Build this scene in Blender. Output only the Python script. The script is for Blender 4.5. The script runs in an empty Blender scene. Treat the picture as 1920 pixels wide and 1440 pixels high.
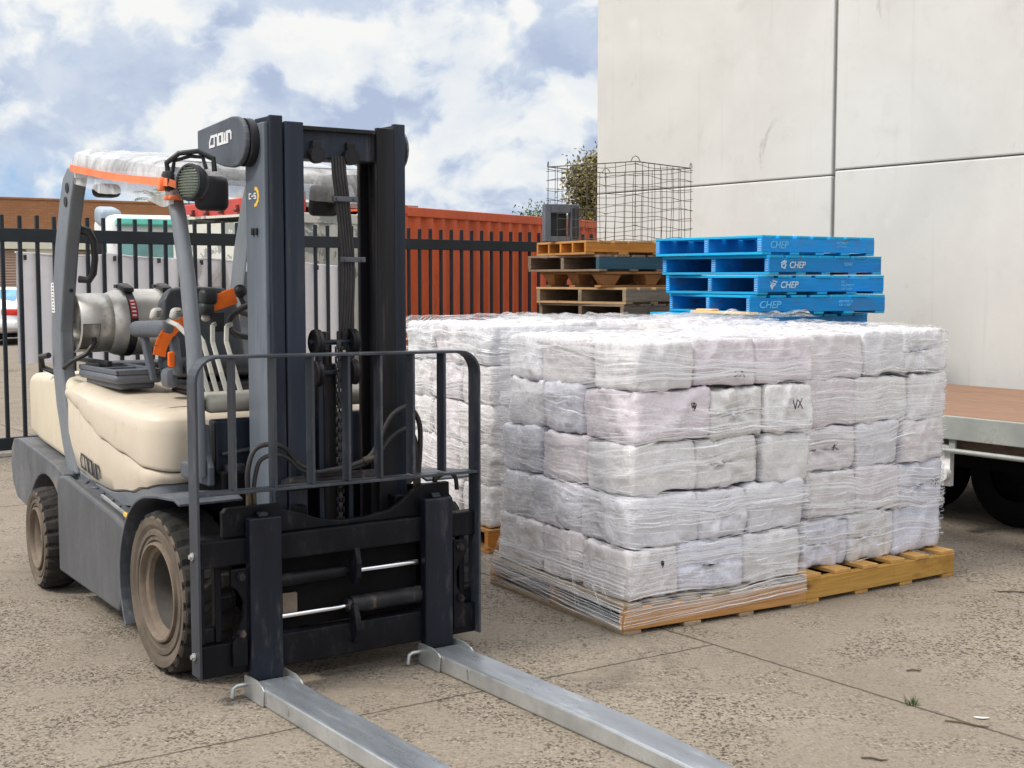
import bpy, bmesh, math, random
from mathutils import Vector, Matrix, noise
R = math.radians
sc = bpy.context.scene
C = sc.collection
# ------------------------------------------------------------------ camera, world, sun, exposure
cam = bpy.data.cameras.new('camera')
cam.sensor_width = 36; cam.lens = 46.9; cam.clip_start = 0.05; cam.clip_end = 2000
camo = bpy.data.objects.new('camera', cam); C.objects.link(camo)
camo.location = (0, 0, 1.69); camo.rotation_euler = (R(90 - 4.574), 0, 0)
sc.camera = camo
sc.view_settings.view_transform = 'Standard'
sc.view_settings.look = 'None'
sc.view_settings.exposure = 0.33
sc.view_settings.gamma = 1
sc.cycles.use_denoising = True
sc.cycles.transparent_max_bounces = 40
sc.cycles.max_bounces = 8
SUN_EL, SUN_AZ = 50, 208          # azimuth measured from +X, anticlockwise: the sun stands behind the camera's left shoulder
sun = bpy.data.lights.new('sun', 'SUN'); sun.energy = 2.2; sun.angle = R(12); sun.color = (1, .94, .86)
suno = bpy.data.objects.new('sun', sun); C.objects.link(suno)
sd = Vector((math.cos(R(SUN_EL)) * math.cos(R(SUN_AZ)), math.cos(R(SUN_EL)) * math.sin(R(SUN_AZ)), math.sin(R(SUN_EL))))
suno.rotation_euler = sd.to_track_quat('Z', 'Y').to_euler()

class NT:
    def __init__(s, t): s.t = t; s.n = t.nodes; s.l = t.links
    def new(s, k, **kw):
        n = s.n.new(k)
        for a, b in kw.items(): setattr(n, a, b)
        return n
    def set(s, sock, v):
        if hasattr(v, 'is_output'): s.l.new(v, sock)
        elif v is not None: sock.default_value = v
    def math(s, op, a, b=None, c=None, clamp=False):
        n = s.new('ShaderNodeMath', operation=op, use_clamp=clamp)
        for i, v in enumerate((a, b, c)):
            if v is not None: s.set(n.inputs[i], v)
        return n.outputs[0]
    def vmath(s, op, a, b=None):
        n = s.new('ShaderNodeVectorMath', operation=op)
        s.set(n.inputs[0], a)
        if b is not None: s.set(n.inputs[1], b)
        return n.outputs['Value'] if op in ('DOT_PRODUCT', 'LENGTH', 'DISTANCE') else n.outputs[0]
    def noise(s, vec, scale, detail=4, rough=.55, dist=0, out='Fac'):
        n = s.new('ShaderNodeTexNoise'); s.set(n.inputs['Vector'], vec)
        n.inputs['Scale'].default_value = scale; n.inputs['Detail'].default_value = detail
        n.inputs['Roughness'].default_value = rough; n.inputs['Distortion'].default_value = dist
        return n.outputs[out]
    def vor(s, vec, scale, feature='F1', out='Distance', rnd=1):
        n = s.new('ShaderNodeTexVoronoi', feature=feature); s.set(n.inputs['Vector'], vec)
        n.inputs['Scale'].default_value = scale; n.inputs['Randomness'].default_value = rnd
        return n.outputs[out]
    def ramp(s, f, stops, interp='LINEAR'):
        n = s.new('ShaderNodeValToRGB'); s.set(n.inputs[0], f); e = n.color_ramp.elements
        n.color_ramp.interpolation = interp
        while len(e) < len(stops): e.new(.5)
        for i, (p, c) in enumerate(stops):
            e[i].position = p; e[i].color = (c, c, c, 1) if not isinstance(c, tuple) else (*c, 1)[:4]
        return n.outputs[0]
    def smooth(s, v, a, b, x=0., y=1.):
        n = s.new('ShaderNodeMapRange', interpolation_type='SMOOTHSTEP'); s.set(n.inputs[0], v)
        for i, k in enumerate((a, b, x, y)): n.inputs[i + 1].default_value = k
        return n.outputs[0]
    def mix(s, f, a, b, blend='MIX'):
        n = s.new('ShaderNodeMix', data_type='RGBA', blend_type=blend); s.set(n.inputs[0], f)
        for i, v in ((6, a), (7, b)):
            s.set(n.inputs[i], (*v, 1) if isinstance(v, tuple) and len(v) == 3 else v)
        return n.outputs[2]
    def mapv(s, vec, scale=(1, 1, 1), loc=(0, 0, 0), rot=(0, 0, 0)):
        n = s.new('ShaderNodeMapping'); s.set(n.inputs[0], vec)
        n.inputs['Scale'].default_value = scale; n.inputs['Location'].default_value = loc; n.inputs['Rotation'].default_value = rot
        return n.outputs[0]
    def bump(s, h, strength=.3, dist=.01, normal=None):
        n = s.new('ShaderNodeBump'); s.set(n.inputs['Height'], h)
        n.inputs['Strength'].default_value = strength; n.inputs['Distance'].default_value = dist
        if normal is not None: s.set(n.inputs['Normal'], normal)
        return n.outputs[0]

# world: clear Nishita sky with broken cumulus in front of it
w = bpy.data.worlds.new('World'); sc.world = w; w.use_nodes = True
N = NT(w.node_tree); N.n.clear()
sky = N.new('ShaderNodeTexSky', sky_type='NISHITA'); sky.sun_disc = False
sky.sun_elevation = R(SUN_EL); sky.sun_rotation = R(90 - SUN_AZ); sky.ozone_density = 3.0; sky.air_density = 1.0; sky.dust_density = .2
tc = N.new('ShaderNodeTexCoord'); d = tc.outputs['Generated']
dz = N.mapv(d, (1, 1, 1.3))
warp = N.noise(dz, 5, 5, .6, out='Color')
dw = N.vmath('ADD', dz, N.mapv(warp, (.09, .09, .07), (-.045, -.045, -.035)))
big = N.noise(dw, 7.0, 11, .54, .1)
big_up = N.noise(N.mapv(dw, loc=(.012, .02, -.03)), 7.0, 11, .54, .1)
sep = N.new('ShaderNodeSeparateXYZ'); N.l.new(d, sep.inputs[0])
lowleft = N.math('MULTIPLY', N.smooth(sep.outputs[2], .02, .125, 1, 0), N.smooth(sep.outputs[0], -.34, -.02, 1, 0))
cov = N.math('ADD', N.math('SUBTRACT', big, N.math('MULTIPLY', lowleft, .36)), N.smooth(sep.outputs[0], -.2, .05, .235, .30))
cmask = N.smooth(cov, .39, .63)
lit = N.smooth(N.math('SUBTRACT', big, big_up), -.06, .065)
fine = N.noise(dw, 17, 8, .6)
lit2 = N.math('ADD', N.math('MULTIPLY', lit, .52), N.math('MULTIPLY', N.smooth(fine, .3, .7), .2))
lit2 = N.math('ADD', lit2, N.math('MULTIPLY', N.smooth(N.noise(N.mapv(dw, loc=(3, 1, 2)), 9, 9, .58), .34, .66), .28))
ccol = N.ramp(lit2, [(.16, (5.6, 6.6, 9.0)), (.36, (7.3, 8.3, 10.2)), (.56, (9.2, 9.9, 11.0)), (.82, (11.4, 11.5, 11.6))])
skyc = N.mix(1.0, N.mix(.75, sky.outputs[0], (3.0, 6.3, 10.8)), (.9, 1., 1.1), 'MULTIPLY')
col = N.mix(cmask, skyc, ccol)
zen = N.mix(N.smooth(sep.outputs[2], .16, .75), (.9, .9, .88), (2.2, 2.04, 1.78))                      # a clouded sky is brightest overhead
col = N.mix(1.0, col, zen, 'MULTIPLY')
bg = N.new('ShaderNodeBackground'); N.l.new(col, bg.inputs[0]); bg.inputs[1].default_value = .072
out = N.new('ShaderNodeOutputWorld'); N.l.new(bg.outputs[0], out.inputs[0])

# ------------------------------------------------------------------ materials
def base(name):
    m = bpy.data.materials.new(name); m.use_nodes = True
    N = NT(m.node_tree); b = N.n['Principled BSDF']
    t = N.new('ShaderNodeTexCoord').outputs['Object']
    oi = N.new('ShaderNodeObjectInfo')
    rv = N.new('ShaderNodeCombineXYZ')
    for i in range(3): N.l.new(N.math('MULTIPLY', oi.outputs['Random'], 7.3 + 5 * i), rv.inputs[i])
    v = N.vmath('ADD', t, rv.outputs[0])
    return m, N, b, v, oi.outputs['Random']
def hexc(h):
    c = [int(h[i:i + 2], 16) / 255 for i in (0, 2, 4)]
    return tuple(x / 12.92 if x <= .04045 else ((x + .055) / 1.055) ** 2.4 for x in c)
def paint(name, c, rough=.45, metal=0, wear=None, wearamt=.5, var=.25, scale=3, streak=(1, 1, 1), bump=.05, spec=.5, fine=40):
    """painted or bare surface: broad tone variation, streaked dirt and small chips"""
    m, N, b, v, r = base(name)
    n1 = N.noise(N.mapv(v, streak), scale, 6, .6)
    dark = tuple(x * (1 - var) for x in c); lite = tuple(min(1, x * (1 + var)) for x in c)
    col = N.mix(N.smooth(n1, .3, .7), dark, lite)
    n2 = N.noise(N.mapv(v, streak), fine, 5, .7)
    if wear:
        k = N.math('MULTIPLY', N.smooth(N.math('ADD', N.math('MULTIPLY', n1, .5), N.math('MULTIPLY', n2, .6)), .58, .74), wearamt)
        col = N.mix(k, col, wear)
    N.l.new(col, b.inputs['Base Color'])
    b.inputs['Metallic'].default_value = metal
    N.l.new(N.smooth(n2, .25, .75, max(.05, rough - .1), min(1, rough + .12)), b.inputs['Roughness'])
    b.inputs['Specular IOR Level'].default_value = spec
    if bump: N.l.new(N.bump(n2, bump, .004), b.inputs['Normal'])
    return m
def wood(name, c1, c2, axis=0, dirt=(.05, .035, .02), dirtamt=.4, rough=.75):
    m, N, b, v, r = base(name)
    s = [22, 22, 22]; s[axis] = 1.2
    g = N.noise(N.mapv(v, tuple(s)), 2.2, 6, .65, .6)
    s2 = [60, 60, 60]; s2[axis] = 2.5
    g2 = N.noise(N.mapv(v, tuple(s2)), 3, 3, .6)
    col = N.mix(N.smooth(N.math('ADD', N.math('MULTIPLY', g, .65), N.math('MULTIPLY', g2, .35)), .3, .72), c1, c2)
    kn = N.vor(N.mapv(v, tuple(.35 if i == axis else 1. for i in range(3))), 5.5)
    col = N.mix(N.math('MULTIPLY', N.smooth(kn, .12, .03), .8), col, dirt)
    d = N.noise(v, 7, 6, .65)
    col = N.mix(N.math('MULTIPLY', N.smooth(d, .5, .75), dirtamt), col, dirt)
    hs = N.new('ShaderNodeHueSaturation'); N.l.new(col, hs.inputs['Color']); N.l.new(N.math('ADD', N.math('MULTIPLY', r, .5), .75), hs.inputs['Value'])
    N.l.new(hs.outputs[0], b.inputs['Base Color']); b.inputs['Roughness'].default_value = rough
    b.inputs['Specular IOR Level'].default_value = .25
    N.l.new(N.bump(N.math('ADD', g, g2), .35, .004), b.inputs['Normal'])
    return m
M = {}
M['mast'] = paint('mast_steel', (.018, .024, .038), .45, .0, (.12, .095, .075), .6, .55, 6, (1, 1, .06), .08, .28, 30)
M['inner_mast'] = paint('mast_worn', (.014, .013, .016), .48, .0, (.15, .11, .075), .75, .55, 7, (1, 1, .05), .08, .28, 26)
M['mast_light'] = paint('mast_lit_side', (.125, .145, .175), .42, .0, (.04, .04, .045), .6, .22, 5, (1, 1, .1), .06, .5, 30)  # mast paint lightened: brightness of the lit side face is in the colour
M['carriage'] = paint('carriage_black', (.0046, .0052, .0078), .5, .0, (.05, .042, .036), .5, .5, 6, (1, 1, .4), .1, .18, 34)
M['fork'] = paint('fork_black', (.007, .0095, .018), .45, .0, (.12, .10, .085), .4, .5, 5, (1, 1, .25), .1, .3, 30)
M['grey'] = paint('grey_frame_paint', (.17, .185, .205), .45, 0, (.30, .29, .27), .35, .14, 4, (1, 1, .5), .04)
M['rack'] = paint('backrest_paint', (.040, .046, .058), .45, 0, (.16, .15, .14), .5, .3, 5, (1, 1, .3), .05, .4)
M['skirt'] = paint('skirt_paint', (.098, .102, .110), .5, 0, (.25, .24, .22), .55, .22, 3, (1, 1, .35), .05, .4, 22)
M['grey_dark'] = paint('dark_grey_frame_paint', (.075, .083, .10), .5, 0, (.21, .2, .18), .6, .25, 4, (1, 1, .35), .05)
M['cream'] = paint('cream_paint', (.63, .545, .435), .36, 0, (.40, .31, .21), .35, .06, 2, (1, 1, .7), .015, .45, 16)
M['cream_old'] = paint('cream_counterweight', (.64, .565, .43), .45, 0, (.38, .30, .20), .35, .07, 2.5, (1, 1, .6), .02, .4, 18)
M['iron'] = paint('counterweight_iron', (.12, .125, .135), .6, 0, (.27, .17, .10), .75, .3, 5, (1, 1, .6), .15, .4, 26)
M['tyre'] = paint('tyre_rubber', (.026, .024, .023), .85, 0, (.11, .088, .07), .45, .35, 7, (1, 1, 1), .25, .3, 50)
M['sidewall'] = paint('tyre_sidewall', (.125, .10, .078), .88, 0, (.07, .057, .046), .6, .25, 6, (1, 1, 1), .2, .25, 34)
M['rim'] = paint('dusty_rim', (.17, .132, .10), .72, 0, (.08, .06, .05), .6, .25, 6, (1, 1, 1), .12, .3, 30)
M['rim_dark'] = paint('rim_barrel', (.07, .062, .055), .8, 0, (.13, .10, .08), .5, .3, 5)
M['black'] = paint('black_plastic', (.016, .017, .02), .5, 0, None, 0, .3, 6, bump=.05)
M['seat'] = paint('seat_vinyl', (.035, .038, .046), .48, 0, None, 0, .25, 4, bump=.06)
M['plastic_grey'] = paint('moulded_grey_plastic', (.10, .11, .13), .5, 0, (.2, .2, .2), .25, .15, 5, bump=.05)
M['lever'] = paint('lever_grey', (.42, .41, .37), .5, 0, None, 0, .1, 6, bump=.02)
M['cowl'] = paint('cowl_beige', (.33, .315, .27), .5, 0, (.15, .13, .1), .4, .12, 4, bump=.03)
M['orange'] = paint('orange_webbing', (.92, .16, .008), .6, 0, None, 0, .15, 9, bump=.1, fine=120)
M['strap'] = paint('orange_plastic_strap', (.90, .22, .08), .5, 0, None, 0, .12, 9, bump=.1)
M['galv'] = paint('galvanised_sleeve', (.50, .515, .51), .42, .65, (.2, .2, .2), .4, .2, 4, (1, .5, 1), .06, .5, 26)
M['galv_top'] = paint('polished_sleeve_top', (.33, .36, .40), .33, .6, (.62, .64, .66), .55, .22, 2.2, (.5, 2.2, 1), .04, .5, 10)
M['chrome'] = paint('chrome_rod', (.72, .72, .75), .15, 1, None, 0, .08, 5, bump=0)
M['hose'] = paint('hydraulic_hose', (.025, .023, .024), .55, 0, (.09, .07, .055), .5, .3, 8, bump=.06)
M['brass'] = paint('steel_fitting', (.10, .08, .06), .45, .6, (.1, .07, .04), .5, .2, 8)
M['alu'] = paint('aluminium_cylinder', (.58, .56, .52), .38, .55, (.27, .24, .2), .75, .16, 4, (1, 1, 1), .08, .5, 55)
M['red'] = paint('red_label', (.42, .03, .035), .5)
M['white'] = paint('white_sticker', (.78, .78, .78), .5, 0, None, 0, .05)
M['ink'] = paint('black_ink', (.02, .02, .022), .6, 0, None, 0, .1, bump=0)
M['decal_grey'] = paint('grey_lettering', (.045, .05, .06), .5, 0, None, 0, .1, bump=0)
M['decal_white'] = paint('white_lettering', (.72, .72, .72), .5, 0, None, 0, .05, bump=0)
M['decal_yellow'] = paint('yellow_lettering', (.8, .5, .08), .5, 0, None, 0, .05, bump=0)
M['lens'] = paint('lamp_lens', (.12, .14, .105), .25, 0, None, 0, .15, 30, (1, 1, 4), .4, .6, 50)
M['fence'] = paint('fence_paint', (.006, .011, .017), .4, .1, None, 0, .3, 4, bump=.03)
M['woodA_x'] = wood('pallet_pine', (.33, .155, .05), (.50, .27, .10), 0, (.09, .05, .02), .35)
M['woodA_y'] = wood('pallet_board_pine', (.40, .24, .11), (.55, .37, .2), 1, (.1, .06, .03), .4)
M['woodG_x'] = wood('weathered_board', (.17, .125, .085), (.33, .25, .17), 0, (.05, .04, .03), .5)
M['woodG_y'] = wood('weathered_slat', (.20, .15, .10), (.36, .28, .19), 1, (.05, .04, .03), .5)
M['woodY_x'] = wood('yellow_bearer', (.37, .19, .04), (.52, .31, .085), 0, (.13, .06, .015), .5)
M['woodY_y'] = wood('yellow_board', (.38, .20, .06), (.52, .31, .11), 1, (.14, .07, .02), .4)
M['woodO_x'] = wood('orange_bearer', (.42, .15, .025), (.58, .24, .05), 0, (.12, .05, .01), .35)
M['woodO_y'] = wood('orange_board', (.42, .2, .06), (.6, .33, .12), 1, (.12, .06, .02), .35)
M['woodD_x'] = wood('dark_bearer', (.10, .075, .055), (.24, .17, .115), 0, (.03, .025, .02), .5)
M['woodD_y'] = wood('dark_board', (.12, .085, .06), (.27, .19, .13), 1, (.03, .025, .02), .5)
M['press'] = wood('pressed_fibre', (.23, .10, .035), (.40, .19, .07), 0, (.08, .04, .02), .5)
M['teal'] = wood('old_blue_paint', (.022, .065, .095), (.045, .10, .135), 0, (.13, .09, .06), .4, .55)
M['blue_x'] = wood('blue_paint_shaded', (.002, .20, .57), (.007, .28, .71), 0, (.12, .11, .10), .5, .55)  # bearers carry the darker tone of the stack's right faces in their colour
M['blue_y'] = wood('blue_paint_lit', (.004, .28, .52), (.009, .40, .71), 1, (.14, .13, .11), .5, .55)  # same blue lightened, so the left faces' light is in the colour
M['pale_wood'] = wood('bare_repair_wood', (.55, .36, .16), (.70, .50, .26), 1, (.2, .1, .04), .2)
M['wire'] = paint('rusty_wire', (.085, .072, .06), .6, .4, (.17, .09, .05), .5, .3, 12)
M['red_steel'] = paint('container_red', (.60, .105, .03), .55, 0, (.28, .06, .03), .45, .16, 2.2, (1, 1, .3), .04, .4, 18)
M['red_beam'] = paint('beam_red', (.50, .055, .04), .5, 0, (.2, .06, .04), .5, .15, 4)
M['panel_grey'] = paint('grey_sheet', (.25, .245, .235), .6, 0, (.13, .1, .08), .7, .25, 2, (1, 1, .3), .05)
M['deck_ply'] = paint('plywood_deck', (.25, .142, .09), .6, 0, (.14, .08, .05), .6, .13, 3, (.25, 2, 1), .05, .3, 22)
M['galv_frame'] = paint('galvanised_rail', (.36, .385, .36), .5, .35, (.2, .2, .15), .55, .15, 4, (1, 1, 1), .05)
M['chassis_shade'] = paint('chassis_shade_black', (.005, .005, .0055), .75, 0, None, 0, .3, 5, spec=.12)  # black chassis paint, darkened further to put the trailer's underside shade into the colour
M['car_white'] = paint('car_white_paint', (.78, .79, .80), .25, 0, None, 0, .03, 2, bump=0)
M['glass_blue'] = paint('rear_window_glass', (.14, .32, .5), .1, 0, None, 0, .3, 2, bump=0)
M['tail_red'] = paint('tail_light_red', (.6, .03, .015), .25, 0, None, 0, .2, 8, bump=0)
M['teal_glass'] = paint('teal_windscreen', (.12, .27, .26), .15, 0, None, 0, .25, 2, bump=0)
M['teal_trim'] = paint('teal_visor', (.12, .55, .45), .3, 0, None, 0, .1)
M['cab_white'] = paint('cab_white_paint', (.74, .76, .76), .4, 0, None, 0, .05)
M['fairing'] = paint('blue_grey_fairing', (.30, .36, .43), .4, 0, None, 0, .1)
M['banner'] = paint('banner_vinyl', (.9, .87, .895), .55, 0, (.78, .71, .62), .4, .04, 1.6, bump=.05, fine=6)
M['banner_ghost'] = paint('show_through_print', (.77, .73, .72), .55, 0, None, 0, .04)
M['cream_wall'] = paint('cream_render', (.66, .64, .52), .7, 0, (.4, .36, .28), .4, .08, 1.2)
M['shutter'] = paint('shutter_steel', (.42, .30, .235), .6, 0, None, 0, .06, 2)
M['bark'] = paint('tree_bark', (.09, .07, .05), .9, 0, None, 0, .3, 8, bump=.4)
M['sealant'] = paint('joint_sealant', (.30, .29, .27), .7, 0, (.08, .07, .06), .8, .2, 3, (1, 1, .3))
M['kerb'] = paint('kerb_concrete', (.34, .31, .27), .9, 0, (.18, .16, .13), .5, .2, 5, bump=.3)
M['lug'] = paint('dark_lug', (.16, .03, .025), .6)

def peeling():
    m, N, b, v, r = base('peeling_white_paint')
    n = N.noise(v, 1.7, 8, .62, .4)
    col = N.mix(N.smooth(n, .545, .56), (.60, .59, .53), (.27, .285, .27))
    col = N.mix(N.math('MULTIPLY', N.smooth(N.noise(v, 9, 5), .5, .8), .4), col, (.42, .37, .3))
    N.l.new(col, b.inputs['Base Color']); b.inputs['Roughness'].default_value = .7
    N.l.new(N.bump(n, .3, .01), b.inputs['Normal']); return m
M['peel'] = peeling()

def brick():
    m, N, b, v, r = base('brown_brick')
    t = N.new('ShaderNodeTexCoord').outputs['Object']
    sp = N.new('ShaderNodeSeparateXYZ'); N.l.new(t, sp.inputs[0])
    cb = N.new('ShaderNodeCombineXYZ'); N.l.new(N.math('ADD', sp.outputs[0], sp.outputs[1]), cb.inputs[0]); N.l.new(sp.outputs[2], cb.inputs[1])
    bt = N.new('ShaderNodeTexBrick'); N.l.new(cb.outputs[0], bt.inputs['Vector'])
    bt.inputs['Color1'].default_value = (.33, .145, .06, 1); bt.inputs['Color2'].default_value = (.39, .18, .08, 1); bt.inputs['Mortar'].default_value = (.25, .14, .08, 1)
    bt.inputs['Scale'].default_value = 1; bt.inputs['Brick Width'].default_value = .24; bt.inputs['Row Height'].default_value = .086; bt.inputs['Mortar Size'].default_value = .008
    col = N.mix(N.math('MULTIPLY', N.smooth(N.noise(t, .7, 6), .4, .7), .35), bt.outputs[0], (.24, .11, .05))
    N.l.new(col, b.inputs['Base Color']); b.inputs['Roughness'].default_value = .9
    N.l.new(N.bump(bt.outputs['Fac'], -.3, .01), b.inputs['Normal']); return m
M['brick'] = brick()

def concrete_wall():
    m, N, b, v, r = base('tilt_up_concrete')
    t = N.new('ShaderNodeTexCoord').outputs['Object']
    n1 = N.noise(t, .55, 7, .6, .4); n2 = N.noise(t, 3.2, 6, .65); n3 = N.noise(t, 45, 4, .6)
    col = N.mix(N.smooth(n1, .3, .7), (.55, .54, .51), (.625, .615, .585))
    col = N.mix(N.math('MULTIPLY', N.smooth(n2, .52, .78), .32), col, (.42, .40, .355))
    # damp blotches and thin streaks of dirt
    n4 = N.noise(N.mapv(t, (1.5, 1.5, .9)), 1.15, 6, .7, .8)
    col = N.mix(N.math('MULTIPLY', N.smooth(n4, .63, .73), .55), col, (.30, .285, .24))
    st = N.noise(N.mapv(t, (9, 9, .35)), 1.2, 4, .6)
    col = N.mix(N.math('MULTIPLY', N.smooth(st, .58, .8), .28), col, (.41, .39, .35))
    pin = N.vor(t, 26); 
    col = N.mix(N.math('MULTIPLY', N.smooth(pin, .07, .03), N.math('MULTIPLY', N.smooth(n2, .5, .65), .7)), col, (.22, .2, .17))
    lt = N.smooth(N.noise(t, 1.9, 5, .6), .6, .75)
    col = N.mix(N.math('MULTIPLY', lt, .35), col, (.72, .715, .69))
    N.l.new(col, b.inputs['Base Color']); b.inputs['Roughness'].default_value = .85
    b.inputs['Specular IOR Level'].default_value = .2
    N.l.new(N.bump(N.math('ADD', n3, N.math('MULTIPLY', n2, 2)), .12, .006), b.inputs['Normal']); return m
M['wall'] = concrete_wall()

def ground_mat():
    m, N, b, v, r = base('exposed_aggregate_concrete')
    t = N.new('ShaderNodeTexCoord').outputs['Object']
    big = N.noise(t, .55, 6, .6, .3); med = N.noise(t, 3.1, 6, .65)
    p1 = N.vor(t, 62, rnd=1); pc = N.vor(t, 62, out='Color')
    g = N.noise(N.mapv(t, (1, 1, 1)), 120, 4, .65)
    g2 = N.noise(N.mapv(t, (1, 1, 1)), 50, 2.5, .55, .9)
    worn = N.smooth(N.math('ADD', N.math('MULTIPLY', big, .6), N.math('MULTIPLY', med, .45)), .46, .6)      # where the cream wore off and stones show
    c = N.mix(N.smooth(big, .3, .7), (.212, .180, .144), (.285, .246, .200))
    c = N.mix(N.math('MULTIPLY', N.smooth(med, .35, .75), .4), c, (.215, .19, .155))
    sepc = N.new('ShaderNodeSeparateColor'); N.l.new(pc, sepc.inputs[0])
    stone = N.ramp(sepc.outputs[0], [(0, (.07, .058, .047)), (.35, (.14, .115, .09)), (.6, (.26, .2, .15)), (.85, (.33, .275, .22)), (1, (.42, .38, .33))])
    k = N.math('MULTIPLY', N.smooth(p1, .52, .30), N.math('ADD', N.math('MULTIPLY', worn, .6), .3))
    c = N.mix(k, c, stone)
    pit = N.math('MULTIPLY', N.smooth(g2, .53, .60), N.math('ADD', N.math('MULTIPLY', worn, .72), .20))
    c = N.mix(pit, c, (.060, .048, .038))
    c = N.mix(N.math('MULTIPLY', N.smooth(g, .55, .75), .4), c, (.40, .335, .26))
    # oil and tyre stains
    s = N.noise(N.mapv(t, (1, .6, 1), rot=(0, 0, R(35))), 1.1, 5, .6, .5)
    c = N.mix(N.math('MULTIPLY', N.smooth(s, .58, .74), .5), c, (.085, .072, .06))
    s3 = N.noise(N.mapv(t, (.28, 2.2, 1), rot=(0, 0, R(-48))), 1.3, 5, .6, .3)      # tyre scuffs across the yard
    c = N.mix(N.math('MULTIPLY', N.smooth(s3, .58, .74), .3), c, (.10, .086, .072))
    s4 = N.noise(t, .8, 5, .65, .8)
    c = N.mix(N.math('MULTIPLY', N.smooth(s4, .6, .72), .35), c, (.36, .315, .25))
    # saw-cut and construction joints
    wob = N.math('MULTIPLY', N.math('SUBTRACT', N.noise(t, 7, 6, .7), .5), .03)
    sp = N.new('ShaderNodeSeparateXYZ'); N.l.new(t, sp.inputs[0])
    def joint(px, py, ang, wd):
        nx, ny = -math.sin(R(ang)), math.cos(R(ang))
        dd = N.math('ADD', N.math('MULTIPLY', sp.outputs[0], nx), N.math('MULTIPLY', sp.outputs[1], ny))
        dd = N.math('ADD', N.math('SUBTRACT', dd, px * nx + py * ny), wob)
        return N.smooth(N.math('ABSOLUTE', dd), wd, wd * .35)
    # the second joint runs on from the pallet's corner to the right edge; the first ends there
    j1 = N.math('MULTIPLY', joint(.931, 6.045, 33.4, .009), N.smooth(N.math('ADD', N.math('MULTIPLY', sp.outputs[0], .835), N.math('MULTIPLY', sp.outputs[1], .55)), 4.11, 4.1))
    j = N.math('MAXIMUM', j1, joint(.931, 6.045, -53.5, .011))
    j = N.math('MAXIMUM', j, joint(.931 - 3.4 * .8, 6.045 - 3.4 * .6, -53.5, .012))
    j = N.math('MAXIMUM', j, joint(-4.3, 9.4, 33.4, .014))
    jn = N.math('MULTIPLY', j, N.smooth(N.noise(t, 4, 4), .25, .45, .45, 1))
    c = N.mix(N.math('MULTIPLY', jn, .78), c, (.05, .04, .032))
    N.l.new(c, b.inputs['Base Color']); b.inputs['Roughness'].default_value = .92
    b.inputs['Specular IOR Level'].default_value = .2
    h = N.math('ADD', N.math('MULTIPLY', N.smooth(p1, .55, .1), worn), N.math('MULTIPLY', g2, -.8))
    h = N.math('SUBTRACT', h, N.math('MULTIPLY', j, 2))
    N.l.new(N.bump(h, .45, .008), b.inputs['Normal']); return m
M['ground'] = ground_mat()

def bag_mat():
    m, N, b, v, r = base('woven_white_sack')
    tint = N.ramp(r, [(0, (.70, .695, .71)), (.3, (.62, .63, .73)), (.5, (.68, .665, .66)), (.7, (.68, .62, .665)), (1, (.73, .725, .73))])
    n1 = N.noise(v, 4, 6, .6); n2 = N.noise(N.mapv(v, (1, 1, .45)), 17, 5, .6, 1.2)
    col = N.mix(N.math('MULTIPLY', N.smooth(n1, .5, .8), .35), tint, (.50, .45, .42))
    N.l.new(col, b.inputs['Base Color']); b.inputs['Roughness'].default_value = .5
    b.inputs['Coat Weight'].default_value = .9; b.inputs['Coat Roughness'].default_value = .09
    cr = N.noise(N.mapv(v, (2.2, 2.2, 26)), 2.4, 4, .6, .5)
    N.l.new(N.bump(N.math('ADD', cr, N.math('MULTIPLY', N.vor(N.mapv(v, (1, 1, .8)), 15), .8)), .6, .02), b.inputs['Coat Normal'])
    rd = N.noise(N.mapv(v, (1, 1, .6)), 9, 3, .5, 1.6)
    ridge = N.math('ABSOLUTE', N.math('SUBTRACT', rd, .5))
    weave = N.new('ShaderNodeTexWave'); N.l.new(v, weave.inputs[0]); weave.inputs['Scale'].default_value = 90
    # crumpled film: flat facets meeting in sharp creases
    wv = N.vmath('ADD', N.mapv(v, (1, 1, .62), rot=(.3, .2, .5)), N.mapv(N.noise(v, 6, 3, out='Color'), (.07, .07, .07)))
    crm = N.math('ADD', N.vor(wv, 13), N.math('MULTIPLY', N.vor(wv, 31), .4))
    h = N.math('ADD', N.math('MULTIPLY', N.smooth(ridge, 0, .09), .6), N.math('MULTIPLY', n2, .2))
    h = N.math('ADD', h, N.math('MULTIPLY', crm, 2.6))
    h = N.math('ADD', h, N.math('MULTIPLY', weave.outputs['Fac'], .012))
    N.l.new(N.bump(h, .24, .012), b.inputs['Normal']); return m
M['bag'] = bag_mat()

def film(name, lo, hi, sx, sy, rough=.25):
    """stretch film: mostly clear, with white stretch marks along its length (UV x)"""
    m, N, b, v, r = base(name)
    uv = N.new('ShaderNodeTexCoord').outputs['UV']
    tone = .70 if 'sheet' in name else .93
    s = N.noise(N.mapv(uv, (sx, sy, 1)), 1, 5, .65, .15)
    s2 = N.noise(N.mapv(uv, (sx * 2.7, sy * 3.1, 1), (3, 7, 0)), 1, 3, .6)
    a = N.math('ADD', N.math('MULTIPLY', s, .6), N.math('MULTIPLY', s2, .4))
    al = N.smooth(a, .47, .61, lo, hi)
    b.inputs['Base Color'].default_value = (tone, tone * 1.01, tone * 1.04, 1)
    b.inputs['Roughness'].default_value = rough; b.inputs['Specular IOR Level'].default_value = .8
    N.l.new(al, b.inputs['Alpha'])
    N.l.new(N.bump(a, .2, .008), b.inputs['Normal']); return m
M['film'] = film('stretch_film', .0, .80, .32, 95)
M['film_skirt'] = film('stretch_film_skirt', .0, .8, .4, 75)
M['strand'] = film('stretch_film_cord', .15, .95, 3, 2)
M['film_top'] = film('stretch_film_sheet', .08, .60, 3, 22, .2)
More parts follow.
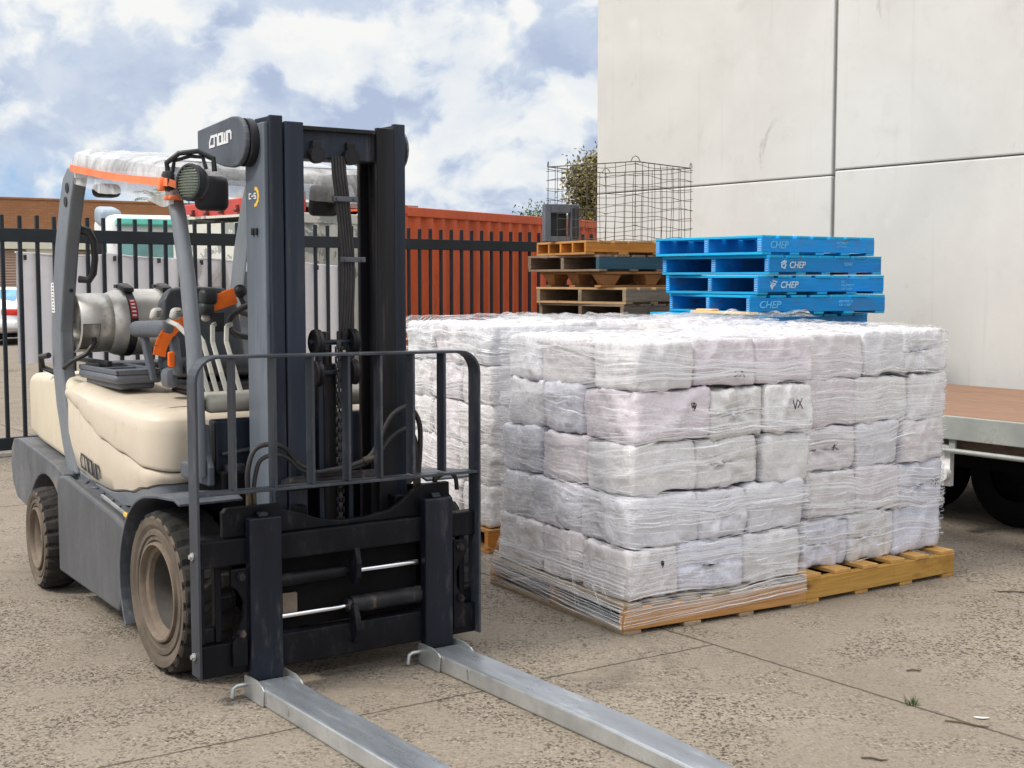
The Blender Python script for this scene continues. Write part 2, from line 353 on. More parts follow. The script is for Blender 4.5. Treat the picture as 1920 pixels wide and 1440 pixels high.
def sheet():
    m, N, b, v, r = base('milky_plastic_sheet')
    n = N.noise(N.mapv(v, (1, 1, .5)), 9, 6, .6, .8)
    b.inputs['Base Color'].default_value = (.80, .80, .80, 1); b.inputs['Roughness'].default_value = .22
    N.l.new(N.smooth(n, .3, .7, .36, .74), b.inputs['Alpha'])
    N.l.new(N.bump(N.noise(N.mapv(v, (1, 1, .4)), 20, 4, .6, 1.5), .6, .012), b.inputs['Normal']); return m
M['sheet'] = sheet()
def leaf(name, c):
    m, N, b, v, r = base(name)
    geo = N.new('ShaderNodeNewGeometry')
    col = N.ramp(geo.outputs['Random Per Island'], [(0, tuple(x * .55 for x in c)), (.5, c), (1, tuple(min(1, x * 1.6) for x in c))])
    N.l.new(col, b.inputs['Base Color']); b.inputs['Roughness'].default_value = .6; return m
M['leaf'] = leaf('olive_foliage', (.15, .125, .034)); M['leaf2'] = leaf('green_foliage', (.05, .085, .02)); M['palm'] = leaf('palm_foliage', (.075, .13, .03))

# ------------------------------------------------------------------ geometry helpers
class MB:
    def __init__(s): s.v = []; s.f = []; s.m = []; s.s = []; s.uv = None
    def add(s, vs, fs, m=0, sm=False):
        o = len(s.v); s.v += [tuple(x) for x in vs]
        for f in fs: s.f.append(tuple(i + o for i in f)); s.m.append(m); s.s.append(sm)
        return s
    def box(s, c, d, rz=0, m=0, ry=0, rx=0):
        mt = Matrix.Translation(c) @ Matrix.Rotation(rz, 4, 'Z') @ Matrix.Rotation(ry, 4, 'Y') @ Matrix.Rotation(rx, 4, 'X')
        vs = [mt @ Vector((x * d[0] / 2, y * d[1] / 2, z * d[2] / 2)) for x in (-1, 1) for y in (-1, 1) for z in (-1, 1)]
        return s.add(vs, [(0, 1, 3, 2), (4, 6, 7, 5), (0, 4, 5, 1), (2, 3, 7, 6), (0, 2, 6, 4), (1, 5, 7, 3)], m)
    def span(s, a, b, m=0):
        return s.box([(a[i] + b[i]) / 2 for i in range(3)], [abs(b[i] - a[i]) for i in range(3)], 0, m)
    def bar(s, p0, p1, wd, h, up=(0, 0, 1), m=0):
        p0, p1 = Vector(p0), Vector(p1); d = (p1 - p0).normalized(); u = Vector(up); x = d.cross(u)
        if x.length < 1e-4: x = d.cross(Vector((1, 0, 0)))
        x.normalize(); u = x.cross(d).normalized()
        vs = [p + x * a * wd / 2 + u * b * h / 2 for p in (p0, p1) for a, b in ((-1, -1), (1, -1), (1, 1), (-1, 1))]
        return s.add(vs, [(3, 2, 1, 0), (4, 5, 6, 7), (0, 1, 5, 4), (1, 2, 6, 5), (2, 3, 7, 6), (3, 0, 4, 7)], m)
    def tube(s, path, r, n=8, m=0, closed=False, flat=None):
        P = [Vector(p) for p in path]; L = len(P); rings = []
        nrm = None
        for i, p in enumerate(P):
            a = P[(i - 1) % L] if closed or i else P[0]; b = P[(i + 1) % L] if closed or i < L - 1 else P[-1]
            t = (b - a).normalized()
            if nrm is None:
                nrm = t.cross(Vector((0, 0, 1)))
                if nrm.length < .05: nrm = t.cross(Vector((1, 0, 0)))
            nrm = (nrm - t * nrm.dot(t)).normalized(); bi = t.cross(nrm)
            rr = r[i] if isinstance(r, (list, tuple)) else r
            r2 = rr * (flat or 1)
            rings.append([p + nrm * math.cos(2 * math.pi * k / n) * rr + bi * math.sin(2 * math.pi * k / n) * r2 for k in range(n)])
        vs = [q for g in rings for q in g]; fs = []
        for i in range(L if closed else L - 1):
            j = (i + 1) % L
            for k in range(n): fs.append((i * n + k, i * n + (k + 1) % n, j * n + (k + 1) % n, j * n + k))
        s.add(vs, fs, m, True)
        if not closed:
            s.add(rings[0], [tuple(range(n))], m); s.add(rings[-1], [tuple(range(n - 1, -1, -1))], m)
        return s
    def cyl(s, p0, p1, r, n=20, m=0, r2=None):
        return s.tube([p0, p1], [r, r if r2 is None else r2], n, m)
    def lathe(s, prof, c, n=48, m=0, rf=None, axis='Y', mats=None, close=False):
        vs = []; fs = []; L = len(prof)
        for k in range(n):
            a = 2 * math.pi * k / n
            for i, (r, y) in enumerate(prof):
                rr = rf(i, k, r) if rf else r
                q = (rr * math.cos(a), y, rr * math.sin(a)) if axis == 'Y' else (y, rr * math.cos(a), rr * math.sin(a)) if axis == 'X' else (rr * math.cos(a), rr * math.sin(a), y)
                vs.append((c[0] + q[0], c[1] + q[1], c[2] + q[2]))
        for i in range(L if close else L - 1):
            i2 = (i + 1) % L
            fl = [(k * L + i, k * L + i2, ((k + 1) % n) * L + i2, ((k + 1) % n) * L + i) for k in range(n)]
            o = len(s.v) if i == 0 else o
            if i == 0: s.v += vs
            for f in fl: s.f.append(tuple(q + o for q in f)); s.m.append(mats[i] if mats else m); s.s.append(rf is None)
        return s
    def prism(s, poly, ax, lo, hi, m=0):
        def P(u, v, w): return (w, u, v) if ax == 'X' else (u, w, v) if ax == 'Y' else (u, v, w)
        n = len(poly); vs = [P(u, v, lo) for u, v in poly] + [P(u, v, hi) for u, v in poly]
        return s.add(vs, [tuple(range(n)), tuple(range(2 * n - 1, n - 1, -1))] + [(i, i + n, (i + 1) % n + n, (i + 1) % n) for i in range(n)], m)
    def sphere(s, c, r, m=0, nu=14, nv=9):
        r = r if isinstance(r, (tuple, list)) else (r, r, r)
        vs = [(c[0] + r[0] * math.sin(math.pi * j / nv) * math.cos(2 * math.pi * i / nu), c[1] + r[1] * math.sin(math.pi * j / nv) * math.sin(2 * math.pi * i / nu), c[2] + r[2] * math.cos(math.pi * j / nv)) for j in range(nv + 1) for i in range(nu)]
        return s.add(vs, [(j * nu + i, (j + 1) * nu + i, (j + 1) * nu + (i + 1) % nu, j * nu + (i + 1) % nu) for j in range(nv) for i in range(nu)], m, True)
    def rbox(s, c, d, r, seg=3, rz=0, m=0, ry=0, rx=0, shape=None):
        bm = bmesh.new(); bmesh.ops.create_cube(bm, size=1)
        for v in bm.verts: v.co = Vector((v.co.x * d[0], v.co.y * d[1], v.co.z * d[2]))
        bmesh.ops.bevel(bm, geom=list(bm.edges), offset=min(r, min(d) * .49), segments=seg, profile=.5, affect='EDGES')
        mt = Matrix.Translation(c) @ Matrix.Rotation(rz, 4, 'Z') @ Matrix.Rotation(ry, 4, 'Y') @ Matrix.Rotation(rx, 4, 'X')
        bm.verts.ensure_lookup_table(); bm.verts.index_update()
        vs = [mt @ (shape(v.co) if shape else v.co) for v in bm.verts]
        s.add(vs, [tuple(v.index for v in f.verts) for f in bm.faces], m, True); bm.free(); return s
    def grid(s, nu, nv, fn, m=0, sm=True, uv=None):
        vs = [fn(i / nu, j / nv) for j in range(nv + 1) for i in range(nu + 1)]
        return s.add(vs, [(j * (nu + 1) + i, j * (nu + 1) + i + 1, (j + 1) * (nu + 1) + i + 1, (j + 1) * (nu + 1) + i) for j in range(nv) for i in range(nu)], m, sm)
    def mesh(s, name, mats):
        me = bpy.data.meshes.new(name); me.from_pydata(s.v, [], s.f)
        for m in (mats if isinstance(mats, (list, tuple)) else [mats]): me.materials.append(m)
        me.polygons.foreach_set('material_index', s.m); me.polygons.foreach_set('use_smooth', s.s)
        me.update(); return me
    def build(s, name, mats, parent=None, bevel=0, sub=0, loc=None, rz=0, recalc=True, weld=False):
        me = s.mesh(name, mats)
        if recalc or weld:
            bm = bmesh.new(); bm.from_mesh(me)
            if weld: bmesh.ops.remove_doubles(bm, verts=bm.verts, dist=1e-4)
            bmesh.ops.recalc_face_normals(bm, faces=bm.faces)
            for e in bm.edges:
                if len(e.link_faces) == 2 and e.calc_face_angle(0) > R(42): e.smooth = False
            bm.to_mesh(me); bm.free()
        o = bpy.data.objects.new(name, me); C.objects.link(o)
        if parent is not None: o.parent = parent
        if loc: o.location = loc
        o.rotation_euler[2] = rz
        if bevel:
            b = o.modifiers.new('bevel', 'BEVEL'); b.width = bevel; b.segments = 2; b.limit_method = 'ANGLE'; b.angle_limit = R(35)
        if sub:
            b = o.modifiers.new('sub', 'SUBSURF'); b.levels = b.render_levels = sub
        return o
def tag(o, label, cat=None, group=None):
    o['label'] = label
    if cat: o['category'] = cat
    if group: o['group'] = group
    return o
def thing(name, label, cat, loc=(0, 0, 0), rz=0, group=None):
    o = bpy.data.objects.new(name, None); C.objects.link(o); o.empty_display_size = .2
    o.location = loc; o.rotation_euler = (0, 0, rz)
    return tag(o, label, cat, group)
def copy_tree(o, loc, rz, label=None, group=None, parent=None):
    r = o.copy(); C.objects.link(r)
    if parent is None: r.location = loc; r.rotation_euler = (0, 0, rz)
    else: r.parent = parent
    if label: r['label'] = label
    if group: r['group'] = group
    for ch in list(o.children): copy_tree(ch, None, None, None, None, r)
    return r
def strokes(mb, lines, org, u, v, size, wd, th, m=0):
    """hand-drawn or blocky lettering: bars laid on the plane through org spanned by u, v"""
    org, u, v = Vector(org), Vector(u).normalized(), Vector(v).normalized(); n = u.cross(v); sx, sy = size if isinstance(size, tuple) else (size, size)
    for ln in lines:
        P = [org + u * (x * sx) + v * (y * sy) + n * th / 2 for x, y in ln]
        for i, (a, b) in enumerate(zip(P, P[1:])):
            d = (b - a).normalized() * wd / 2
            mb.bar(a - d * .96, b + d * (.96 - .02 * (i % 3)), wd, th * (1 + .13 * (i % 2)), n, m)
    return mb
def text_mb(mb, body, org, u, v, size, th, m=0, align='LEFT'):
    cu = bpy.data.curves.new('lettering', 'FONT'); cu.body = body; cu.size = size; cu.extrude = th / 2; cu.align_x = align; cu.resolution_u = 3; cu.shear = .22; cu.offset = .02 * size
    ob = bpy.data.objects.new('lettering', cu)
    C.objects.link(ob); dg = bpy.context.evaluated_depsgraph_get(); me = bpy.data.meshes.new_from_object(ob.evaluated_get(dg))
    org, u, v = Vector(org), Vector(u).normalized(), Vector(v).normalized(); n = u.cross(v)
    mb.add([org + u * q.co.x + v * q.co.y + n * (q.co.z + th / 2) for q in me.vertices], [tuple(p.vertices) for p in me.polygons], m)
    bpy.data.objects.remove(ob); bpy.data.meshes.remove(me); bpy.data.curves.remove(cu)
    return mb
# squared five-letter maker's lettering, 5.6 units long and 1 high
WORDMARK = [[(1, 1), (.42, 1), (0, .45), (0, 0), (1, 0)], [(1.25, 0), (1.25, 1), (1.9, 1), (2.1, .75), (2.1, 0)], [(2.4, 0), (2.4, 1), (3.25, 1), (3.25, 0), (2.4, 0)],
            [(3.55, 1), (3.55, 0), (4.45, 0), (4.45, 1)], [(4, 0), (4, .9)], [(4.75, 0), (4.75, 1), (5.35, 1), (5.6, .75), (5.6, .25)]]
def fbm(p, s, o=4): return noise.fractal(Vector(p) * s, 1, 2, o, noise_basis='PERLIN_ORIGINAL')
# ------------------------------------------------------------------ ground
g = MB(); g.add([(-400, -60, 0), (400, -60, 0), (400, 900, 0), (-400, 900, 0)], [(0, 1, 2, 3)])
go = g.build('ground', M['ground']); go['kind'] = 'structure'

# ------------------------------------------------------------------ tilt-up concrete building (its long wall runs along WD)
WP = Vector((3.86, 11.62, 0)); WD = Vector((.5755, -.8178, 0)); WN = Vector((-.8178, -.5755, 0))
WRZ = math.atan2(WD.y, WD.x)
def along(px, base=WP, dr=WD):                 # distance along the wall's foot at which a sight line X/Y = k meets it
    k = (px - 960) / 2500
    return (k * base.y - base.x) / (dr.x - k * dr.y)
s_left, s_joint = along(1117.5), along(1556)
bld = thing('concrete_building', 'tall pale grey concrete warehouse wall with panel joints rising behind the pallets', 'building', WP, WRZ)
# local axes of the building: x along the wall towards the camera, y into the building
HJ, HT = 2.655, 7.6
gap = .022
for (a, b, lo, hi) in ((s_left, s_joint - gap, 0, HJ - .004), (s_left, s_joint - gap, HJ + .006, HT), (s_joint + gap, 8.5, 0, HJ + .045 - .006), (s_joint + gap, 8.5, HJ + .045 + .006, HT)):
    q = MB(); q.span((a, 0, lo), (b, .18, hi)); q.build('wall_panel', M['wall'], bld, bevel=.014)
q = MB(); q.span((s_left + .02, .05, .01), (8.4, .14, HT - .02)); q.build('joint_backing', M['sealant'], bld)
q = MB(); q.span((s_joint - .012, .0345, HJ + .05), (s_joint + .012, .0495, HT - .05)); q.span((s_joint - .011, .035, .02), (s_joint + .011, .049, HJ - .02)); q.build('sealant_bead', M['sealant'], bld)
q = MB(); q.span((s_left, .1805, 0), (s_left + .18, 14, HT)); q.build('end_wall', M['wall'], bld, bevel=.01)
q = MB(); q.span((s_left + .19, .19, HT - .3), (8.45, 13.9, HT - .1)); q.build('roof', M['panel_grey'], bld)

# ------------------------------------------------------------------ black steel picket fence
FA = Vector((-4.80, 12.67, 0)); FD = Vector((.713, .7012, 0)); FRZ = math.atan2(FD.y, FD.x)
fen = thing('steel_fence', 'black steel picket fence with a broad top rail running behind the forklift', 'fence', FA, FRZ)
q = MB(); q.span((-3, -.025, 2.025), (9.4, .025, 2.155)); q.build('top_rail', M['fence'], fen, bevel=.006)
q = MB(); q.span((-3, -.025, .05), (9.4, .025, .165)); q.build('bottom_rail', M['fence'], fen, bevel=.006)
pk = MB(); pk.box((0, 0, 1.18), (.034, .034, 2.2)); pko = pk.build('picket', M['fence'], fen, bevel=.004)
pko.location = (-2.95, 0, 0)
n = 1
while -2.95 + .1725 * n < 9.3:
    c = pko.copy(); C.objects.link(c); c.parent = fen; c.location = (-2.95 + .1725 * n, 0, .004 * math.sin(n * 3.7)); n += 1
for x in (-1.9, 3.1, 8.1):
    q = MB(); q.span((x - .05, .06, 0), (x + .05, .16, 1.95)); q.build('fence_post', M['fence'], fen, bevel=.006)
kb = MB(); kb.span((-3, -.16, 0), (9.4, .2, .045)); kbo = kb.build('concrete_kerb', M['kerb'], bevel=.01, loc=FA, rz=FRZ); kbo['kind'] = 'structure'

def banner(s0, s1, ztop0, ztop1, zb, name_label, ghost=False):
    b = MB(); L = s1 - s0
    def fn(u, v):
        x = s0 + L * u; zt = ztop0 + (ztop1 - ztop0) * u - .025 * abs(math.sin(u * L * 2.6)); z = zb + (zt - zb) * v
        return (x, .05 + .018 * fbm((x * 1.2, 0, z * .7), 2) + .02 * math.sin(x * 7 + z * 2) * (v ** 3), z)
    b.grid(int(L * 14), 18, fn)
    t = thing('banner', name_label, 'banner', FA, FRZ)
    b.build('vinyl', M['banner'], t)
    h = MB()
    h.tube([(s0 + L * i / 40, .055, ztop0 + (ztop1 - ztop0) * i / 40 - .025 * abs(math.sin(i / 40 * L * 2.6))) for i in range(41)], .009, 6); h.build('hem', M['banner'], t)
    for i in range(int(L / .5) + 1):
        x = s0 + .08 + i * .5
        e = MB()
        if x < s1: e.box((x, .02, ztop0 + (ztop1 - ztop0) * (x - s0) / L - .05), (.012, .05, .05)); e.build('cable_tie', M['black'], t)
    if ghost:
        gh = MB(); text_mb(gh, 'RAL', (s0 + L * .27, .0, 1.50), (1, 0, 0), (0, 0, 1), .52, .003)
        gh.v = [(x, .022 + .018 * fbm((x * 1.2, 0, z * .7), 2) - .006, z) for x, y, z in gh.v]
        gh.build('print', M['banner_ghost'], t)
banner(.13, 1.02, 1.93, 1.93, .86, 'narrow white vinyl banner tied to the fence left of the forklift, hanging lowest')
banner(1.06, 3.95, 1.93, 1.84, .62, 'long white vinyl banner tied along the fence behind the forklift seat', True)

# ------------------------------------------------------------------ red shipping container behind the fence
def corrugated(mb, L, z0, z1, pitch=.28, depth=.036, m=0, y=0, sg=-1):
    P = []; x = 0
    while x < L - 1e-6:
        for dx, dy in ((0, 0), (.07, 0), (.07 + .068, depth), (.07 + .068 + .072, depth)):
            if x + dx < L: P.append((x + dx, y - sg * dy))
        x += pitch
    P.append((L, y))
    vs = [(a, b, z0) for a, b in P] + [(a, b, z1) for a, b in P]; k = len(P)
    mb.add(vs, [(i, i + 1, k + i + 1, k + i) for i in range(k - 1)], m)
def container(name, label, loc, rz, L, H, Wd, mat, beam, labeltag):
    t = thing(name, label, labeltag, loc, rz)
    q = MB(); corrugated(q, L - .24, .15, H - .14); q.v = [(x + .12, y + .012, z) for x, y, z in q.v]; q.build('side_wall', mat, t, recalc=False)
    q = MB(); corrugated(q, L - .24, .15, H - .14, sg=1); q.v = [(x + .12, Wd - y - .012, z) for x, y, z in q.v]; q.build('side_wall', mat, t, recalc=False)
    q = MB(); q.span((.02, 0, H - .14), (L - .02, .1, H - .02)); q.span((.02, Wd - .1, H - .14), (L - .02, Wd, H - .02)); q.build('top_rail', beam, t, bevel=.01)
    q = MB(); q.span((.02, 0, .02), (L - .02, .1, .15)); q.span((.02, Wd - .1, .02), (L - .02, Wd, .15)); q.build('bottom_rail', beam, t, bevel=.01)
    for x, y in ((0, 0), (L - .12, 0), (0, Wd - .12), (L - .12, Wd - .12)):
        q = MB(); q.span((x, y - .002, .12), (x + .12, y + .122, H - .12)); q.build('corner_post', beam, t, bevel=.01)
        q = MB(); q.span((x - .01, y - .012, H - .12), (x + .17, y + .15, H)); q.build('corner_casting', beam, t, bevel=.012); q = MB(); q.span((x - .01, y - .012, 0), (x + .17, y + .15, .12)); q.build('corner_casting', beam, t, bevel=.012)
    q = MB(); q.span((.13, .11, H - .06), (L - .13, Wd - .11, H - .03)); q.build('roof', mat, t)
    q = MB(); q.span((.03, .13, .16), (.06, Wd - .13, H - .13)); q.build('door_end', mat, t)
    q = MB(); q.span((L - .06, .13, .16), (L - .03, Wd - .13, H - .13)); q.build('end_wall', mat, t)
    return t
container('shipping_container', 'orange-red corrugated shipping container behind the fence right of the mast', (-1.41, 16.84, 0), math.atan2(2.9, 1.77), 6.06, 2.6, 2.44, M['red_steel'], M['red_steel'], 'container')
# peeling pale container glimpsed through the mast
ct = container('storage_container', 'off-white steel storage box with peeling paint glimpsed through the forklift mast', FA + FD * 3.2 + Vector((-FD.y, FD.x, 0)) * .40, FRZ, 1.55, 2.46, 2.0, M['peel'], M['peel'], 'container')

# open-sided rack with red head beam, behind the seat
OP = Vector((-5.25, 21.2, 0))
op = thing('open_container', 'open-fronted shed container under a bright red head beam with lugs', 'container', OP, R(-57))
q = MB(); q.span((0, -.1, 2.53), (4.6, .1, 2.80)); q.build('head_beam', M['red_beam'], op, bevel=.02)
for i in range(8):
    q = MB(); q.box((.35 + .6 * i, -.115, 2.66), (.06, .05, .09)); q.cyl((.30 + .6 * i, -.13, 2.63), (.40 + .6 * i, -.13, 2.63), .03, 10); q.build('lug', M['lug'], op, bevel=.008)
q = MB(); corrugated(q, 4.5, 0, 2.55, .42, .06, y=1.7); q.build('back_wall', M['panel_grey'], op, recalc=False)
for x in (.06, 4.54):
    q = MB(); q.span((x - .06, -.06, 0), (x + .06, .06, 2.529)); q.build('post', M['red_beam'], op, bevel=.01)
q = MB(); q.span((.02, .1, .0), (.06, 1.7, 2.5)); q.build('side_wall', M['panel_grey'], op)
q = MB(); q.span((4.54, .1, 0), (4.58, 1.7, 2.5)); q.build('side_wall', M['panel_grey'], op)
q = MB(); q.span((0, .101, 2.6), (4.6, 1.75, 2.66)); q.build('roof', M['panel_grey'], op)
for k, (x0, x1) in enumerate(((2.2, 3.0), (3.5, 3.1), (4.0, 4.3))):
    q = MB(); q.bar((x0, .5 + .2 * k, 0), (x1, 1.5, 2.4), .11, .05, (1, 0, 0)); q.build('leaning_plank', M['woodD_x'], op)

# ------------------------------------------------------------------ brick building with roller shutters
BP = Vector((-19.5, 42.0, 0)); BRZ = R(36)
bb = thing('brick_building', 'low brown brick industrial building with cream fascia and roller shutter beyond the yard', 'building', BP, BRZ)
BX0, BX1 = -9, 16
q = MB(); q.span((BX0, 0, 3.25), (BX1, .3, 4.25)); q.build('brick_parapet', M['brick'], bb)
q = MB(); q.span((BX0, -.04, 4.251), (BX1, .34, 4.32)); q.build('coping', M['brick'], bb, bevel=.01)
q = MB(); q.span((BX0, -.12, 2.62), (BX1, .3, 3.249)); q.build('fascia', M['cream_wall'], bb, bevel=.02)
xs = [BX0, -3.2, .9, 1.5, 6.2, 7, 12.2, BX1]
for a, b in ((BX0, -4.2), (4.2, 5.2), (9.4, BX1)):
    q = MB(); q.span((a, 0, 0), (b, .3, 2.619)); q.build('wall', M['cream_wall'], bb)
for a, b in ((-4.2, 4.2), (5.2, 9.4)):
    sh = MB()
    nz = 26
    for i in range(nz):
        z = .25 + (2.6 - .25) * i / nz; h = (2.35) / nz
        sh.add([(a, .12, z), (b, .12, z), (b, .085, z + h * .5), (a, .085, z + h * .5), (b, .12, z + h * .96), (a, .12, z + h * .96)], [(0, 1, 2, 3), (3, 2, 4, 5)])
    s_ = sh.build('roller_shutter', M['shutter'], bb, recalc=False)
    q = MB(); q.span((a, .06, .1), (b, .12, .25)); q.build('bottom_bar', M['woodD_x'], s_)
q = MB(); q.span((BX0, .31, 3.3), (BX1, 9, 3.5)); q.build('roof', M['panel_grey'], bb)
q = MB(); q.span((BX0, .31, 0), (BX0 + .2, 9, 3.29)); q.span((BX1 - .2, .31, 0), (BX1, 9, 3.29)); q.span((BX0, 9, 0), (BX1, 9.2, 3.5)); q.build('back_wall', M['cream_wall'], bb)

# ------------------------------------------------------------------ white car, seen from the rear, far left
def car(label, loc, rz):
    t = thing('parked_car', label, 'car', loc, rz)
    def section(x, w0, zb, zbelt, ztop, wt):       # half outline of the body at station x
        return x, w0, zb, zbelt, ztop, wt
    st = [(-2.28, .78, .42, .90, .93, .70), (-2.2, .84, .30, .96, 1.0, .72), (-1.7, .87, .25, 1.0, 1.03, .66), (-1.05, .88, .24, .98, 1.40, .58), (-.3, .88, .24, .96, 1.45, .58), (.45, .88, .24, .95, 1.38, .58), (1.1, .87, .25, .93, .97, .66), (1.9, .84, .28, .84, .86, .66), (2.25, .72, .38, .68, .70, .5)]
    bm_ = MB(); rings = []
    for x, w0, zb, zbelt, zt, wt in st:
        half = [(.0, zb), (w0 * .8, zb), (w0, zb + .14), (w0 + .02, (zb + zbelt) / 2), (w0 * .97, zbelt), (wt, zt - .03), (wt * .6, zt), (0, zt + .015)]
        rings.append([(x, y, z) for y, z in half] + [(x, -y, z) for y, z in half[-2:0:-1]])
    k = len(rings[0]); vs = [p for r_ in rings for p in r_]
    fs = [(i * k + j, i * k + (j + 1) % k, (i + 1) * k + (j + 1) % k, (i + 1) * k + j) for i in range(len(rings) - 1) for j in range(k)]
    bm_.add(vs, fs + [tuple(range(k - 1, -1, -1)), tuple(range((len(rings) - 1) * k, len(rings) * k))], 0, True)
    bm_.build('body', M['car_white'], t, sub=2)
    q = MB(); q.add([(-1.62, -.56, 1.10), (-1.62, .56, 1.10), (-1.15, .50, 1.375), (-1.15, -.50, 1.375), (-1.58, -.54, 1.09), (-1.58, .54, 1.09), (-1.11, .48, 1.36), (-1.11, -.48, 1.36)], [(0, 1, 2, 3), (7, 6, 5, 4), (0, 4, 5, 1), (1, 5, 6, 2), (2, 6, 7, 3), (3, 7, 4, 0)]); q.build('rear_window', M['glass_blue'], t)
    for y in (-.62, .62):
        q = MB(); q.rbox((-2.2, y, .83), (.16, .40, .16), .03); q.build('tail_light', M['tail_red'], t)
    q = MB(); q.rbox((-2.26, 0, .52), (.2, 1.66, .22), .07); q.build('bumper', M['car_white'], t)
    q = MB(); q.box((-2.31, 0, .78), (.02, .5, .12)); q.build('number_plate', M['white'], t)
    for x in (-1.35, 1.4):
        for y in (-.80, .80):
            q = MB(); q.lathe([(.0, -.1), (.2, -.1), (.3, -.1), (.32, -.07), (.32, .07), (.3, .1), (.2, .1), (0, .1)], (x, y, .32), 24); q.build('wheel', M['tyre'], t)
    q = MB(); q.span((-2.1, -.7, .2), (2, .7, .26)); q.build('underbody', M['chassis_shade'], t)
car('white sedan parked tail towards us at the far left beyond the fence', (-13.15, 35.2, 0), R(93))

# ------------------------------------------------------------------ white truck cab beyond the banner
tk = thing('truck', 'white truck cab with teal windscreen and blue-grey roof fairing behind the banner', 'truck', (-7.5, 28.4, 0), R(-62)); tk.scale = (1, 1, 1.1)
q = MB(); q.rbox((0, 0, 1.75), (1.9, 2.3, 1.9), .16, 3, shape=lambda v: Vector((v.x - (.22 if v.x > 0 and v.z > .2 else 0), v.y, v.z))); q.build('cab', M['cab_white'], tk)
q = MB(); q.box((.80, 0, 2.05), (.05, 1.98, .80), ry=R(-14)); q.build('windscreen', M['teal_glass'], tk, bevel=.02)
q = MB(); q.box((.80, 0, 2.55), (.22, 2.05, .12), ry=R(-8)); q.build('sun_visor', M['teal_trim'], tk, bevel=.02)
for sy in (-1, 1):
    q = MB(); q.box((.05, sy * 1.16, 2.05), (.85, .03, .62)); q.build('side_window', M['teal_glass'], tk, bevel=.02)
    q = MB(); q.rbox((.95, sy * 1.42, 1.98), (.10, .24, .62), .04); q.bar((.7, sy * 1.1, 2.3), (.95, sy * 1.4, 2.25), .03, .03); q.build('wing_mirror', M['black'], tk)
    for x in (.3, -2.4):
        w_ = MB(); w_.lathe([(0, -.14), (.3, -.14), (.46, -.14), (.48, -.1), (.48, .1), (.46, .14), (0, .14)], (x, sy * .98, .48), 28); w_.build('wheel', M['tyre'], tk)
q = MB(); q.rbox((-.1, -1.0, 2.68), (.7, .45, .34), .1, 3, ry=R(8)); q.build('roof_fairing', M['fairing'], tk)
q = MB(); q.span((-3.6, -.45, .55), (1, .45, .79)); q.build('chassis', M['chassis_shade'], tk)
q = MB(); q.rbox((.95, 0, .75), (.2, 2.3, .4), .06); q.build('bumper', M['cab_white'], tk)
q = MB(); q.tube([(.3, .6, 2.7), (.3, .6, 3.05)], .012, 6); q.build('aerial', M['black'], tk)
q = MB(); q.span((-3.5, -1.15, .8), (-1.05, 1.15, 1.1)); q.build('tray', M['cab_white'], tk, bevel=.02)

# ------------------------------------------------------------------ trees
def crown_tree(name, label, loc, blobs, leafsz, nleaf, mat, trunk, seed, group=None, droop=.4):
    rnd = random.Random(seed); t = thing(name, label, 'tree', loc, 0, group)
    q = MB(); top = trunk
    q.tube([(0, 0, 0), (.05, .02, top * .5), (0.0, 0, top)], [.22, .17, .12], 9)
    for (c, r) in blobs: q.tube([(0, 0, top * .55), (c[0] * .45, c[1] * .45, (top * .55 + c[2]) / 2), c], [.09, .06, .02], 6)
    q.build('trunk', M['bark'], t)
    lf = MB()
    for (c, r) in blobs:
        for cl in range(int(nleaf * r[0] * r[2])):
            d_ = Vector((rnd.gauss(0, 1), rnd.gauss(0, 1), rnd.gauss(0, 1))).normalized() * (rnd.random() ** .4)
            p0 = Vector(c) + Vector((d_.x * r[0], d_.y * r[1], d_.z * r[2]))
            if fbm(p0, 1.3, 2) < -.18: continue
            for k in range(5):
                p = p0 + Vector((rnd.gauss(0, 1), rnd.gauss(0, 1), rnd.gauss(0, 1))) * leafsz * 1.6
                a = Vector((rnd.gauss(0, 1), rnd.gauss(0, 1), rnd.gauss(0, 1) - droop)).normalized(); b_ = a.orthogonal().normalized() * leafsz * .28
                a = a * leafsz * rnd.uniform(.7, 1.3)
                lf.add([p - b_ * .2, p + a * .5 - b_, p + a, p + a * .5 + b_], [(0, 1, 2, 3)])
    lf.build('crown', M[mat], t, recalc=False)
crown_tree('tree', 'olive-brown leafy tree rising behind the wire cage beside the wall', (2.5, 33.5, 0),
           [((-.55, 0, 3.75), (.62, .7, .75)), ((-.05, .2, 4.15), (.62, .7, .7)), ((.5, .3, 4.4), (.7, .8, .7)), ((.2, -.2, 3.3), (.8, .9, .8)), ((-.5, 0, 2.4), (.9, .8, .7)), ((1.0, .4, 4.0), (.8, .9, 1.0)), ((.75, 0, 5.05), (.28, .3, .35)), ((.5, 0, 2.4), (.9, .8, .8))], .10, 4200, 'leaf', 3.6, 5)
crown_tree('tree', 'small dark tree top showing just over the red container roof', (1.3, 52, 0), [((0, 0, 3.9), (1.1, .8, .62)), ((.7, 0, 3.6), (1.1, .8, .6)), ((-.5, 0, 3.2), (1, .8, .8))], .14, 300, 'leaf2', 3, 9)
pt = thing('palm_tree', 'feathery green palm top showing above the brick building', 'tree', (-16.2, 62, 0))
q = MB(); q.tube([(0, 0, 0), (.1, 0, 2.5), (0, 0, 5.0)], [.2, .16, .14], 9); q.build('trunk', M['bark'], pt)
lf = MB(); rnd = random.Random(3)
